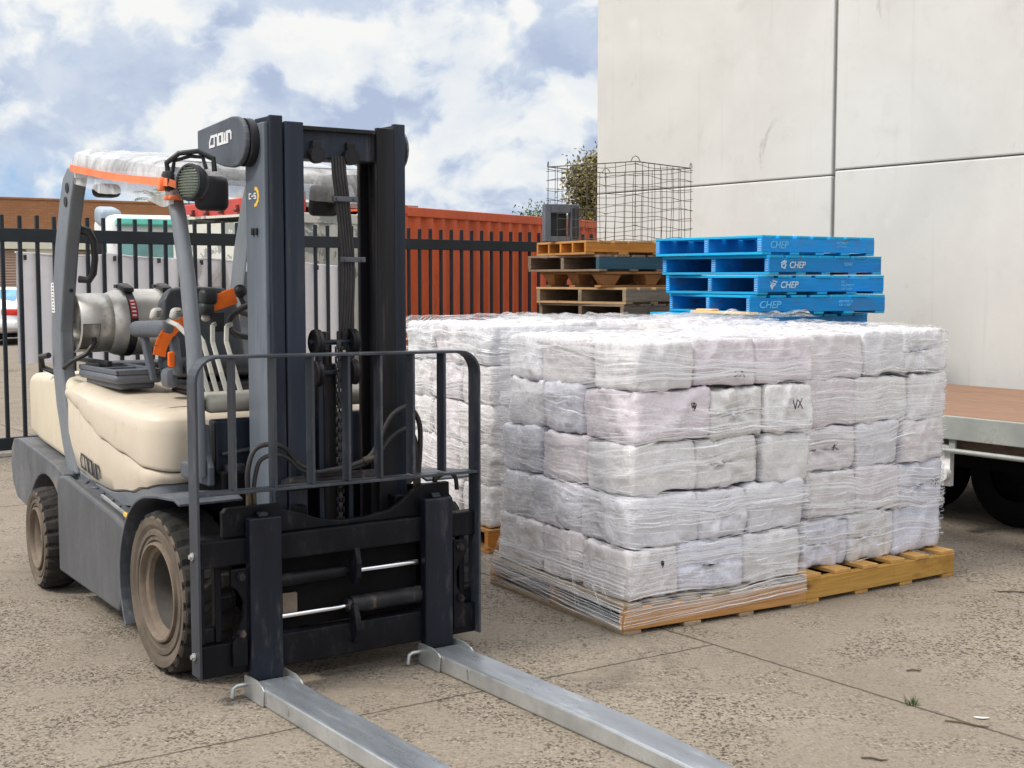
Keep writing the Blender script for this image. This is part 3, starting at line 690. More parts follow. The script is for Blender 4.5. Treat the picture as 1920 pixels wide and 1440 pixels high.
for k in range(26):
    az = k * 2.4; el = R(rnd.uniform(-5, 65)); L = rnd.uniform(1.3, 1.9); pr = None
    for i in range(13):
        u = i / 12; h = L * u * math.cos(el); z = 5.0 + L * u * math.sin(el) - .75 * u * u * L * .6
        p = Vector((h * math.cos(az), h * math.sin(az), z))
        if pr is not None:
            dr = (p - pr).normalized(); sd_ = dr.cross(Vector((0, 0, 1))).normalized()
            lf.bar(pr, p, .03, .02)
            for sg in (-1, 1):
                e_ = p + (sd_ * sg * .75 + dr * .5 + Vector((0, 0, -.3 + rnd.uniform(-.2, .2)))) * .42 * (1.15 - u * .6); wv_ = dr * .035
                lf.add([p - wv_, p + wv_, e_], [(0, 1, 2)])
        pr = p
lf.build('crown', M['palm'], pt, recalc=False)

# ------------------------------------------------------------------ flatbed trailer at the wall
TP = Vector((2.785, 8.637, 0))
tr = thing('flatbed_trailer', 'low flatbed trailer with brown plywood deck and galvanised side rail parked along the wall', 'trailer', TP, WRZ)
# local x along the side towards the camera's right, y in towards the wall
q = MB(); q.span((-1.7, .03, .76), (6, 2.25, .79)); q.build('deck', M['deck_ply'], tr)
q = MB(); q.span((-1.7, 0, .645), (6, .028, .797)); q.span((-1.7, 0.0285, .645), (6, .09, .66)); q.build('side_rail', M['galv_frame'], tr, bevel=.005)
q = MB(); q.span((-1.73, .03, .62), (-1.702, 2.25, .785)); q.build('end_rail', M['galv_frame'], tr, bevel=.005)
q = MB(); q.tube([(-.5, .02, .57), (6, .02, .57)], .017, 10); q.build('rope_rail', M['galv_frame'], tr)
for i in range(9):
    x = .08 + .62 * i
    q = MB(); q.box((x, .034, .605), (.05, .02, .095)); q.build('rail_bracket', M['galv_frame'], tr, bevel=.003)
q = MB(); q.span((-.03, .05, .33), (.05, .09, .6)); q.lathe([(.0, 0), (.045, 0), (.045, .05), (.025, .055), (.02, .03), (0, .03)], (.02, .0, .41), 20); q.build('side_marker', M['white'], tr)
for y in (.55, 1.7):
    q = MB(); q.span((-.5, y - .05, .46), (6, y + .05, .64)); q.build('chassis_rail', M['chassis_shade'], tr)
q = MB()
for i in range(11): q.span((-.4 + .6 * i, .1, .66), (-.32 + .6 * i, 2.2, .755))
q.build('crossmembers', M['chassis_shade'], tr)
q = MB(); q.span((-.5, .095, .56), (6, .12, .755)); q.build('inner_beam', M['woodD_x'], tr)
def tr_wheel(x, y):
    q = MB(); q.lathe([(.19, -.11), (.32, -.12), (.365, -.09), (.37, 0), (.365, .09), (.32, .12), (.19, .11)], (x, y, .37), 40); o = q.build('wheel', M['chassis_shade'], tr)
    h = MB(); h.lathe([(0, -.05), (.09, -.05), (.1, -.02), (.17, -.02), (.19, -.09), (.191, .1), (0, .1)], (x, y, .37), 28); h.build('rim', M['chassis_shade'], o)
for x in (-.714, .13, 1.9):
    for y in (.75, 1.95): tr_wheel(x, y)
q = MB(); q.cyl((-.714, .8, .37), (-.714, 1.9, .37), .06, 12); q.build('axle', M['chassis_shade'], tr); q = MB(); q.cyl((.13, .8, .37), (.13, 1.9, .37), .06, 12); q.build('axle', M['chassis_shade'], tr)
q = MB(); q.bar((-.7, .60, .42), (1.9, .60, .40), .06, .07); q.bar((-.45, .60, .46), (-.15, .60, .62), .05, .05); q.build('leaf_spring', M['chassis_shade'], tr)
# ------------------------------------------------------------------ pallets
def pallet(name, label, mx, my, L=1.15, Wd=1.15, H=.145, nb=7, nbb=4, stringers=3, sw=.045, group=None, seed=0, bw=.115, faces=None, texts=None):
    """local x runs along the bearers, y across them"""
    rnd = random.Random(seed); t = thing(name, label, 'pallet', (0, 0, 0), 0, group)
    bt = .02; zt = H - bt
    ys = [sw / 2 + (Wd - sw) * i / (stringers - 1) for i in range(stringers)]
    for i, y in enumerate(ys):
        q = MB(); q.box((L / 2, y, bt + (zt - bt) / 2), (L, sw, zt - bt - .001)); q.build('bearer', faces[i] if faces else mx, t, bevel=.004)
    def boards(z, cnt, w0, nm):
        q = MB()
        for i in range(cnt):
            wd = w0 * rnd.uniform(.92, 1.06); x = wd / 2 + (L - wd) * i / (cnt - 1) + (rnd.uniform(-.012, .012) if 0 < i < cnt - 1 else 0)
            q.box((x, Wd / 2 + rnd.uniform(-.006, .006), z), (wd, Wd + rnd.uniform(-.008, .008), bt), rz=rnd.uniform(-.006, .006))
        return q.build(nm, my, t, bevel=.003)
    boards(zt + bt / 2, nb, bw, 'top_deck'); boards(bt / 2, nbb, .10, 'bottom_deck')
    if texts:
        for fn in texts: fn(t)
    return t

# ------------------------------------------------------------------ sacks of clothing, stacked five high and wrapped
def sack_mesh(seed, tied):
    rnd = random.Random(seed); n = 18; bm = bmesh.new(); bmesh.ops.create_cube(bm, size=2)
    bmesh.ops.subdivide_edges(bm, edges=list(bm.edges), cuts=n, use_grid_fill=True)
    hx, hy, hz = .181, .184, .1175
    o = Vector((rnd.uniform(0, 50), rnd.uniform(0, 50), rnd.uniform(0, 50)))
    kx = rnd.uniform(-.06, .06)
    folds = [(rnd.uniform(0, 6.28), rnd.uniform(.5, 1.4), rnd.uniform(0, 6.28)) for _ in range(5)]
    for v in bm.verts:
        x, y, z = v.co
        # rounded box: pull corners in
        p = 30; nn = (abs(x) ** p + abs(y) ** p + abs(z) ** p) ** (1 / p); x, y, z = x / nn, y / nn, z / nn
        side = max(abs(x), abs(y))
        q = Vector((x * hx, y * hy, z * hz))
        bul = .007 * (1 - z * z) + .006 * (1 - x * x) * (1 - y * y)
        nv = Vector((x ** 5, y ** 5, z ** 5)).normalized()
        q += nv * bul
        # sagging folds across the faces
        for a, k, ph in folds:
            f = math.sin((q.x * math.cos(a) + q.y * math.sin(a)) * 26 * k + q.z * 30 * (k - .9) + ph)
            q += nv * .0065 * max(0, f) ** 5
        q += nv * (.011 * fbm(q + o, 4.5, 2) + .0035 * fbm((q + o) * 1.0 + Vector((9, 3, 0)), 15, 2))
        q.x += .008 * fbm(q + o * 3, 5, 1); q.z += .006 * fbm(q + o * 5, 5, 1)
        rid = 1 - abs(fbm(Vector((q.x, q.y, q.z * .5)) + o * 2, 13, 2)) * 3.2
        if rid > .5: q += nv * .012 * (rid - .5)
        if tied:
            # neck gathered at mid height on two opposite ends, with creases running into it
            for sx in (1, -1):
                if y * sx > .6:
                    dx, dz = q.x - kx * sx, q.z; rr = math.hypot(dx, dz * 1.2) + 1e-5; an = math.atan2(dz, dx)
                    belt = math.exp(-(dz / .017) ** 2)
                    q.y -= sx * (.009 * belt * (.5 + abs(fbm((q.x * 9, seed, 1), 1, 2))) + .03 * math.exp(-(rr / .055) ** 2))
                    q.y += sx * .011 * math.sin(an * 9 + seed) * math.exp(-rr / .11) * (1 - math.exp(-rr / .015)); q.z += .012 * math.exp(-(rr / .12) ** 2) * (-1 if dz > 0 else 1)
                    q.y += sx * .046 * math.exp(-((rr) / .026) ** 2) * (1 + .5 * math.sin(an * 5))
        v.co = q
    me = bpy.data.meshes.new('sack'); bm.to_mesh(me); bm.free()
    me.materials.append(M['bag']); me.polygons.foreach_set('use_smooth', [True] * len(me.polygons)); return me
SACKS = [sack_mesh(i * 7 + 1, False) for i in range(6)] + [sack_mesh(i * 11 + 3, True) for i in range(8)]
LAYER = ['bottom', 'second lowest', 'middle', 'second highest', 'top']
SCRIB = {'SA': [[(.9, 1), (0, .8), (.8, .45), (0, .1)], [(.9, 0), (1.3, 1), (1.7, 0)], [(1.0, .4), (1.6, .45)]],
         'VX': [[(0, 1), (.4, 0), (.8, 1.1)], [(.9, .1), (1.7, 1.2)], [(1.0, 1.0), (1.8, 0)]],
         'SR': [[(1, 1), (0, .7), (.8, .4), (.1, 0)], [(1.2, -.2), (1.3, .8), (1.9, .6), (1.3, .3), (2.0, -.2)]],
         'Gy': [[(.2, .2), (.1, .9), (.5, 1), (.4, .3), (.6, .9), (.9, .7), (.7, 0)], [(.3, .1), (.8, .5), (.5, -.3)]],
         'K': [[(0, 0), (.3, 1)], [(.9, 1), (.2, .5), (1, 0)], [(-.2, .4), (.4, .6)]]}
WHERE = {(0, 0): 'at the near corner', (1, 0): 'mid right side', (2, 0): 'at the right end', (0, 1): 'mid left side', (0, 2): 'at the far left end',
         (1, 1): 'in the core', (2, 1): 'second along the right flank', (1, 2): 'mid back', (2, 2): 'at the back corner'}
def load(which, org, rz, seed, ox=0., oy=0., px=.395, py=.405, z0=.147, marks=None, skip=(), lean=None, hts=(.2475,) * 5):
    rnd = random.Random(seed)
    def split(tot):
        w_ = [rnd.uniform(.80, 1.22) for _ in range(3)]; s_ = sum(w_); w_ = [a * tot / s_ for a in w_]
        return [(sum(w_[:i]) + w_[i] / 2, w_[i]) for i in range(3)]
    for k in range(5):
        gx, gy = split(3 * px), split(3 * py)
        for i in range(3):
            for j in range(3):
                if (i, j) == (1, 1) and k < 4: continue
                if (i, j) in skip and k < 4: continue
                end = j == 0                                  # the front side shows the tied ends more
                me = SACKS[6 + rnd.randrange(8)] if rnd.random() < (.52 if i > 0 else .36) else SACKS[rnd.randrange(6)]
                ob = bpy.data.objects.new('sack', me); C.objects.link(ob)
                x = ox + gx[i][0] + rnd.uniform(-.008, .008); y = oy + gy[j][0] + rnd.uniform(-.012, .012)
                if lean: x += lean[k][0]; y += lean[k][1]
                z = z0 + sum(hts[:k]) + hts[k] / 2 + .001
                ob.location = org + Vector((x * math.cos(rz) - y * math.sin(rz), x * math.sin(rz) + y * math.cos(rz), z))
                ob.rotation_euler = (rnd.uniform(-.04, .04), rnd.uniform(-.04, .04), rz + rnd.uniform(-.05, .05))
                ob.scale = (gx[i][1] / .388, gy[j][1] / .392, hts[k] / .2455 * rnd.uniform(.965, 1.0))
                tag(ob, f'white woven sack {WHERE[(i, j)]} of the {LAYER[k]} layer, {which}', 'sack', 'white sacks stacked on pallets')
                mk = (marks or {}).get((i, j, k))
                if mk:
                    q = MB(); nm, face, dx, dz, szz = mk
                    if face == 'f': strokes(q, SCRIB[nm], (dx, -.222, dz), (1, 0, 0), (0, 0, 1), szz * .72, .0026, .004)
                    else: strokes(q, SCRIB[nm], (-.222, -dx, dz), (0, -1, 0), (0, 0, 1), szz * .72, .0026, .004)
                    q.build('pen_mark', M['ink'], ob)
def film_wrap(label, org, rz, x0, x1, y0, y1, z0, z1, seed, dens=1., tail=False, flare=.0):
    """stretch film wound round a load: bands and cords with bare gaps between, and a crumpled sheet over the top"""
    rnd = random.Random(seed); t = thing('stretch_wrap', label, 'plastic film', org, rz, 'stretch film round the sack loads')
    rad = .05
    def ring(off, n=9):
        P = []
        for cx, cy, a0 in ((x1 - rad, y0 + rad, -90), (x1 - rad, y1 - rad, 0), (x0 + rad, y1 - rad, 90), (x0 + rad, y0 + rad, 180)):
            for i in range(n):
                a = R(a0 + 90 * i / (n - 1)); P.append((cx + math.cos(a) * (rad + off), cy + math.sin(a) * (rad + off)))
        Q = []
        for i, p in enumerate(P):                       # split the straight runs
            nx = P[(i + 1) % len(P)]; Q.append(p)
            if math.hypot(nx[0] - p[0], nx[1] - p[1]) > .2:
                for k in range(1, 14): Q.append((p[0] + (nx[0] - p[0]) * k / 14, p[1] + (nx[1] - p[1]) * k / 14))
        return Q
    vs, fs, uvs, ms = [], [], [], []
    def band(z, wd, tilt, off, m, wob):
        rg = ring(off); n = len(rg); L = 0; ph = rnd.uniform(0, 6.28); o = len(vs); cx, cy = (x0 + x1) / 2, (y0 + y1) / 2; ta = rnd.uniform(0, 6.28); u0 = rnd.uniform(0, 40); v0 = rnd.uniform(0, 30)
        rows = max(1, int(wd / .02))
        for i in range(n + 1):
            p = rg[i % n]
            if i: L += math.hypot(p[0] - rg[i - 1][0], p[1] - rg[i - 1][1])
            a = math.atan2(p[1] - cy, p[0] - cx)
            zc = z + tilt * math.cos(a - ta) * .5 + wob * fbm((a * 2, z * 3, seed), 1, 3) 
            sag = .006 * fbm((p[0] * 3, p[1] * 3, z * 5 + seed), 2, 2)
            for r_ in range(rows + 1):
                k = r_ / rows - .5
                zz = min(max(zc + k * wd, z0), z1)
                fl = flare * max(0, (z0 + .22 - zz) / .22) ** 1.5
                dx, dy = p[0] - cx, p[1] - cy; dn = math.hypot(dx, dy)
                cor = .006 * fbm((p[0] * 5, p[1] * 5, zz * 24 + seed), 1.4, 2)
                vs.append((p[0] + dx / dn * (sag + fl + cor), p[1] + dy / dn * (sag + fl + cor), zz)); uvs.append((L + u0, k * wd + v0))
        for i in range(n):
            for r_ in range(rows):
                a = o + i * (rows + 1) + r_; fs.append((a, a + rows + 1, a + rows + 2, a + 1)); ms.append(m)
    nb = int(11 * dens)
    for i in range(nb):
        z = z0 + .07 + (z1 - z0 - .1) * (i + .5) / nb + rnd.uniform(-.03, .03)
        band(z, rnd.uniform(.05, .10), rnd.uniform(-.18, .18), .004 + .0012 * (i % 5), 0, .03)
    for i in range(int(80 * dens)):
        z = rnd.uniform(z0 + .03, z1 - .02); band(z, rnd.choice((.002, .0025, .003, .003, .004, .007)), rnd.uniform(-.20, .20), .010 + .0006 * (i % 9), 1, .035)
    me = bpy.data.meshes.new('film_bands'); me.from_pydata(vs, [], fs); me.materials.append(M['film']); me.materials.append(M['strand'])
    uvl = me.uv_layers.new(name='uv'); me.polygons.foreach_set('material_index', ms); me.polygons.foreach_set('use_smooth', [True] * len(fs))
    for lp in me.loops: uvl.data[lp.index].uv = uvs[lp.vertex_index]
    ob = bpy.data.objects.new('film_bands', me); C.objects.link(ob); ob.parent = t
    # top sheet, tucked over the upper edge
    nx, ny = 46, 46; vs, fs, uvs = [], [], []
    for j in range(ny + 1):
        for i in range(nx + 1):
            u, v = i / nx, j / ny; ex = .035
            x = x0 - ex + (x1 - x0 + 2 * ex) * u; y = y0 - ex + (y1 - y0 + 2 * ex) * v
            e = min(x - x0, x1 - x, y - y0, y1 - y)
            zz = z1 + .008 + (.022 * abs(fbm((x * 2 + seed, y * 2, 1), 2.2, 4)) + .014 * max(0, fbm((x + seed, y, 7), 3.1, 2))) * min(1, max(0, e + .02) / .12)
            if e < .05: zz -= (.05 - e) * .62 + .008 * fbm((x * 2, y * 2, seed), 3, 2)
            x = min(max(x, x0 - .010), x1 + .010); y = min(max(y, y0 - .010), y1 + .010)
            vs.append((x, y, zz)); uvs.append((x * 1.3, y * 1.3))
    for j in range(ny):
        for i in range(nx): a = j * (nx + 1) + i; fs.append((a, a + 1, a + nx + 2, a + nx + 1))
    me = bpy.data.meshes.new('film_top'); me.from_pydata(vs, [], fs); me.materials.append(M['film_top']); uvl = me.uv_layers.new(name='uv')
    me.polygons.foreach_set('use_smooth', [True] * len(fs))
    for lp in me.loops: uvl.data[lp.index].uv = uvs[lp.vertex_index]
    ob = bpy.data.objects.new('film_top', me); C.objects.link(ob); ob.parent = t
    if tail:
        # cords stretched from the foot of the sacks out to the pallet's edge, along the left side and round the near corner
        me = MB(); uvt = []
        def skirt(fa, fb, n_, v0):
            o = len(me.v); vs = []
            for i in range(n_ + 1):
                for j in range(7):
                    a_, b_ = Vector(fa(i / n_)), Vector(fb(i / n_)); p_ = a_.lerp(b_, j / 6); p_ += Vector((.004, .004, .004)) * fbm(p_ * 3, 3, 2); vs.append(p_); uvt.append((i / n_ * 1.25 + v0, j / 6 * .34 + i / n_ * .05))
            me.add(vs, [(i * 7 + j, i * 7 + j + 1, i * 7 + j + 8, i * 7 + j + 7) for i in range(n_) for j in range(6)], 0, True)
        skirt(lambda u: (x0 - .016, y0 + u * 1.2, .34 - .06 * u), lambda u: (-.022, -.01 + u * 1.29, .03 + .02 * u), 26, 0)
        skirt(lambda u: (x0 + u * 1.1, y0 - .016, .22 + .02 * math.sin(u * 9)), lambda u: (-.016 + u * 1.16, -.012, .05 + .03 * u), 26, 5)
        ms_ = me.mesh('film_skirt', M['film_skirt']); uvl = ms_.uv_layers.new(name='uv')
        for lp in ms_.loops: uvl.data[lp.index].uv = uvt[lp.vertex_index]
        ob = bpy.data.objects.new('film_skirt', ms_); C.objects.link(ob); ob.parent = t
        q = MB()
        for i in range(8):
            y = rnd.uniform(-.0, 1.2); za = rnd.uniform(.16, .30); y2 = y * rnd.uniform(.2, .8) - .02
            q.bar((x0 - .012, y, za + .05), (-.022, y2, rnd.uniform(.03, .12)), .003, .002)
        for i in range(10):
            zq = rnd.uniform(.02, .145); dz = rnd.uniform(-.02, .05)
            q.bar((-.018 - .002 * (i % 4), -.004, zq), (-.018 - .03 * rnd.random(), 1.28, zq + .03 + dz * 1.5), .002, rnd.uniform(.002, .007))
            if i < 8: q.bar((-.016, -.016 - .001 * (i % 4), zq), (1.12, -.014, zq * .6 + .06 + dz * .6), .002, rnd.uniform(.0015, .004))
        q.build('film_tail', M['strand'], t)
    return t
A_O, A_R = Vector((.529, 6.183, 0)), R(30.6)
B_O, B_R = Vector((1.525, 6.805, 0)), R(34.0)
C_O, C_R = Vector((-.147, 8.06, 0)), R(31.0)
D_O, D_R = Vector((.905, 8.62, 0)), R(33.0)
def place(t, org, rz, z=0): t.location = org + Vector((0, 0, z)); t.rotation_euler[2] = rz
G = 'timber pallets under the sack loads'
p = pallet('pallet', 'timber pallet with orange-brown bearer and grey boards under the front sack load', M['woodA_x'], M['woodG_y'], 1.15, 1.28, .145, 7, 4, group=G, seed=1); place(p, A_O, A_R)
p = pallet('pallet', 'yellow timber pallet with a knotty bearer under the right-hand sack load', M['woodY_x'], M['woodY_y'], 1.19, 1.18, .15, 6, 4, group=G, seed=2); place(p, B_O, B_R)
p = pallet('pallet', 'orange timber pallet under the rear sack load behind the mast', M['woodO_x'], M['woodO_y'], 1.15, 1.17, .145, 7, 4, group=G, seed=3); place(p, C_O, C_R)
p = pallet('pallet', 'timber pallet hidden under the back right sack load', M['woodA_x'], M['woodA_y'], 1.15, 1.15, .145, 7, 4, group=G, seed=4); place(p, D_O, D_R)
load('front load', A_O, A_R, 21, .055, .035, .375, .405, hts=(.255, .245, .25, .25, .24), marks={(0, 0, 3): ('Gy', 'f', .06, .03, .04), (1, 0, 4): ('SA', 'f', .03, -.08, .05), (2, 0, 3): ('VX', 'f', -.02, .0, .06), (0, 0, 0): ('Gy', 'f', .02, .04, .035)},
     lean=[(-.022, -.005), (-.012, .002), (.008, .016), (.024, .002), (.032, .008)])
load('right-hand load', B_O, B_R, 32, .065, .09, .375, .36, hts=(.262, .25, .24, .255, .245), marks={(2, 0, 1): ('SR', 'f', .05, .0, .05), (0, 0, 2): ('K', 'f', .0, .0, .05)}, lean=[(.0, .0), (.012, 0), (.0, .0), (-.004, .0), (-.006, .006)])
load('rear left load', C_O, C_R, 43, .03, .03, .375, .385, z0=.157)
load('rear right load', D_O, D_R, 54, .03, .03, .375, .375, z0=.147)
film_wrap('clear stretch film wound round the front sack load, streaked white', A_O, A_R, .045, 1.195, .022, 1.262, .15, 1.405, 5, 1.0, True, .0)
film_wrap('clear stretch film wound round the right-hand sack load', B_O, B_R, .055, 1.198, .078, 1.18, .16, 1.408, 6, 1.0)
film_wrap('clear stretch film wound round the rear left sack load behind the mast', C_O, C_R, .02, 1.165, .02, 1.255, .16, 1.415, 7, 1.1)
film_wrap('clear stretch film over the back right sack load', D_O, D_R, .02, 1.165, .02, 1.165, .16, 1.40, 8, .9)
# offcut of film peaking up in front of the blue pallets
for (nm, x, y, z, rz, L, Wd, sd2) in (('loose crumpled film flap peaking in front of the wooden pallets', .35, 9.35, 1.40, .35, .95, .4, 3), ('loose crumpled film flap peaking in front of the blue pallets', 1.55, 9.55, 1.395, .45, 1.3, .4, 8)):
    q = MB(); q.grid(44, 16, lambda u, v: (L * (u - .5), Wd * (v - .5), .012 + (1 - abs(2 * v - 1)) * (.055 * abs(fbm((u * 5 + sd2, v * 1.5, sd2), 1.3, 4)) + .012)))
    me = q.mesh('film_scrap', M['film_top']); ob = bpy.data.objects.new('film_scrap', me); C.objects.link(ob); ob.location = (x, y, z); ob.rotation_euler[2] = rz
    uvl = me.uv_layers.new(name='uv')
    for lp in me.loops: c = me.vertices[lp.vertex_index].co; uvl.data[lp.index].uv = (c.x * 2, c.y * 2)
    tag(ob, nm, 'plastic film')

# ------------------------------------------------------------------ stack of blue pallets
def blue_marks(kind, seed):
    def fn(t):
        q = MB(); y = -.0035
        if kind != 'faint':
            sz = .058
            text_mb(q, 'CHEP', (.21, y + .0015, .052), (1, 0, 0), (0, 0, 1), .072, .003)
            strokes(q, [[(.1, .8), (.9, .55), (.35, .1), (.1, .8)], [(.5, 1.1), (1.2, .9)], [(.0, .3), (.3, -.2)]] if kind == 'a' else [[(.9, 1.1), (.2, .8), (.25, .1), (.9, -.1), (1.1, .5)], [(.55, .55), (1.2, .95)]], (.12, y + .0015, .055), (1, 0, 0), (0, 0, 1), .048, .012, .003)
        else:
            text_mb(q, 'CHEP', (.08, y + .0015, .05), (1, 0, 0), (0, 0, 1), .08, .003)
        q.build('stencil', M['decal_faint'] if kind == 'faint' else M['decal_pale'], t)
        for yb in (.0275, .635, 1.2425):
            n_ = MB()
            for i in range(3):
                for j in range(6): n_.box((-.0012, yb + .012 * (i - 1), .030 + .017 * j), (.0024, .006, .007))
            n_.build('nail_plate', M['decal_pale'], t)
        s_ = MB(); text_mb(s_, {'a': 'SG\nPROPERTY\nOF CHEP', 'b': '92045', 'faint': 'PROPERTY\nOF CHEP'}[kind], (.83, y + .0015, .088 if kind != 'b' else .07), (1, 0, 0), (0, 0, 1), .028 if kind != 'b' else .04, .003); s_.build('stencil', M['decal_faint'], t)
    return fn
M['decal_pale'] = paint('worn_white_stencil', (.45, .62, .74), .6, 0, (.02, .30, .75), .95, .1, 6, bump=0, fine=30)
M['decal_faint'] = paint('faded_blue_white_stencil', (.10, .46, .80), .6, 0, (.012, .29, .80), .9, .1, 6, bump=0, fine=30)
BL = Vector((1.935, 10.38, 0)); GB = 'blue pallets in a stack'
bx = thing_proto = pallet('pallet', 'blue', M['blue_x'], M['blue_y'], 1.285, 1.27, .150, 7, 5, 3, .055, GB, 11, bw=.155, texts=[blue_marks('b', 1)])
by = pallet('pallet', 'blue', M['blue_x'], M['blue_y'], 1.285, 1.27, .150, 7, 5, 3, .055, GB, 12, bw=.155, texts=[blue_marks('a', 2)])
bz = pallet('pallet', 'blue', M['blue_x'], M['blue_y'], 1.285, 1.27, .150, 7, 5, 3, .055, GB, 13, bw=.155, texts=[blue_marks('faint', 2)])
STK = 13; used = set(); DZ = .1555
# from the top down: offset of the near corner along X, angle of the bearers, prototype, label
blue = [(.0, 34, bz, 'bright blue pallet on top of the blue stack, with a blurred white stencil'), (.06, 34, bx, 'blue pallet second from the top of the blue stack, white lettering by its near corner'),
        (-.025, 27.5, by, 'blue pallet third from the top of the blue stack, lettering at both ends'), (-.087, 22.5, bz, 'blue pallet fourth from the top of the blue stack, under a splintered pale board')]
ORD = ['fifth', 'sixth', 'seventh', 'eighth', 'ninth', 'tenth', 'eleventh', 'twelfth']
for k in range(STK):
    if k < 4: dx, an, pr, lb = blue[k]
    else: dx, an, pr, lb = -.05 + .02 * ((k * 5) % 3), 33 + (k * 7) % 5, (bx, by, bz)[k % 3], f'blue pallet {ORD[k - 5] if k > 4 else "fifth"} from the top of the blue stack' if k < STK - 1 else 'blue pallet at the foot of the blue stack'
    if k == 4: lb = 'blue pallet in the blue stack, half hidden behind plastic film'
    if k > 4 and k < STK - 1: lb = f'blue pallet {ORD[k - 4]} from the top of the blue stack'
    loc = BL + Vector((dx, 0, DZ * (STK - 1 - k)))
    if pr.name in used: o = copy_tree(pr, loc, R(an), lb, GB)
    else: used.add(pr.name); o = pr; o.location = loc; o.rotation_euler[2] = R(an); o['label'] = lb
# split repair board on the fourth blue pallet
q = MB(); q.box((0, .35, .0), (.10, .72, .02)); q.rbox((.0, .55, .016), (.085, .2, .02), .008); ob = q.build('loose_board', M['pale_wood'], bevel=.004)
ob.location = BL + Vector((-.085, 0, DZ * 9 - .003 + .0125)) + Vector((.02, -.01, 0)); ob.rotation_euler[2] = R(31); tag(ob, 'splintered pale board end wedged in the blue pallet stack', 'board')

# ------------------------------------------------------------------ stack of mixed timber pallets
WL = Vector((.72, 12.02, 0)); GW = 'mixed timber pallets in a stack'
def block_pallet(label):
    t = thing('pallet', label, 'pallet', (0, 0, 0), 0, GW)
    q = MB(); q.span((0, 0, .118), (1.16, 1.1, .142)); q.build('top_deck', M['press'], t, bevel=.006)
    for i in range(3):
        for j in range(3):
            cx, cy = .12 + .46 * i, .12 + .43 * j
            b_ = MB(); a, c_ = .10, .055
            b_.add([(cx - c_, cy - c_, .02), (cx + c_, cy - c_, .02), (cx + c_, cy + c_, .02), (cx - c_, cy + c_, .02), (cx - a, cy - a, .118), (cx + a, cy - a, .118), (cx + a, cy + a, .118), (cx - a, cy + a, .118)], [(0, 3, 2, 1), (4, 5, 6, 7), (0, 1, 5, 4), (1, 2, 6, 5), (2, 3, 7, 6), (3, 0, 4, 7)])
            b_.build('foot', M['press'], t, bevel=.006)
    q = MB()
    for j in range(3): q.span((.02, .07 + .43 * j, 0), (1.14, .17 + .43 * j, .0195))
    q.build('skid', M['press'], t, bevel=.003); return t
wp = [pallet('pallet', 'orange-brown thin timber pallet on top of the mixed pallet stack, under the cage', M['woodO_x'], M['woodO_y'], 1.15, 1.0, .125, 8, 4, 5, .03, GW, 31, bw=.13),
      pallet('pallet', 'dark weathered pallet with a blue-painted bearer, second from top of the mixed stack', M['woodD_x'], M['woodD_y'], 1.1, 1.15, .150, 6, 4, 3, .05, GW, 32, bw=.15, faces=[M['teal'], M['woodD_x'], M['woodD_x']]),
      block_pallet('brown pressed-fibre pallet on tapered feet, third from top of the mixed stack'),
      pallet('pallet', 'pale timber pallet with two deep openings, fourth from top of the mixed stack', M['woodG_x'], M['woodA_y'], 1.15, 1.15, .150, 6, 4, 3, .045, GW, 34, bw=.15),
      pallet('pallet', 'dark timber pallet half hidden by film, fifth from top of the mixed stack', M['woodD_x'], M['woodD_y'], 1.15, 1.15, .150, 6, 4, 3, .045, GW, 35, bw=.15)]
hs = [.125, .152, .144, .152, .152]; z = 2.02
offs = [(-.06, 25, 0), (.06, 33, -.02), (.10, 30, .03), (.30, 43, -.05), (.28, 40, -.05)]
for k, pl in enumerate(wp):
    z -= hs[k]; pl.location = WL + Vector((offs[k][0], offs[k][2], z)); pl.rotation_euler[2] = R(offs[k][1])
k = 0
while z - .152 > -.02:
    z -= .152; k += 1
    o = copy_tree(wp[3] if k % 2 else wp[4], WL + Vector((.25 - .02 * (k % 3), 0, max(0, z))), R(38 + k), f'timber pallet {ORD[k] if z > .1 else "at the foot"} of the mixed stack, hidden behind the loads', GW)
    if z > .1: o['label'] = f'timber pallet {ORD[k]} from the top of the mixed stack, behind the sacks'

# ------------------------------------------------------------------ wire cage on the timber stack
cg = thing('wire_cage', 'square open wire mesh cage standing on the mixed timber pallet stack', 'cage', (1.02, 12.72, 2.022), R(52))
S_, Hc = .485, .70
rnd = random.Random(4)
for (ax, sg) in (('x', -1), ('x', 1), ('y', -1), ('y', 1)):
    q = MB()
    def pt_(u, z): return ((u * S_, sg * S_, z) if ax == 'x' else (sg * S_, u * S_, z))
    for i in range(10):
        u = -1 + 2 * i / 9; b_ = rnd.uniform(-.03, .03)
        q.tube([pt_(u + b_ * math.sin(k * .5 + i) * (.8 if 0 < i < 9 else .3), Hc * k / 8) for k in range(9)], .0030, 5)
    for j in range(8):
        z = Hc * (j + .35) / 7.7
        q.tube([pt_(-1.05 + 2.1 * k / 8, z + .012 * math.sin(k * 1.3 + j * 2)) for k in range(9)], .0028, 5)
    q.build('mesh_side', M['wire'], cg)
q = MB(); P = []
for (a, b) in (((-1, -1), (1, -1)), ((1, -1), (1, 1)), ((1, 1), (-1, 1)), ((-1, 1), (-1, -1))):
    for k in range(6): P.append(((a[0] + (b[0] - a[0]) * k / 6) * S_, (a[1] + (b[1] - a[1]) * k / 6) * S_, Hc))
q.tube(P, .0052, 6, closed=True); q.build('rim', M['wire'], cg)
for (x, y) in ((-1, -1), (1, 1), (1, -1), (-1, 1)):
    q = MB(); dx_, dy_ = -x * .03, y * .03
    q.tube([(x * S_ + dx_ * a, y * S_ + dy_ * a, Hc + h) for a, h in ((-1, 0), (-.6, .035), (0, .05), (.6, .035), (1, 0))], .004, 6); q.build('hook', M['wire'], cg)
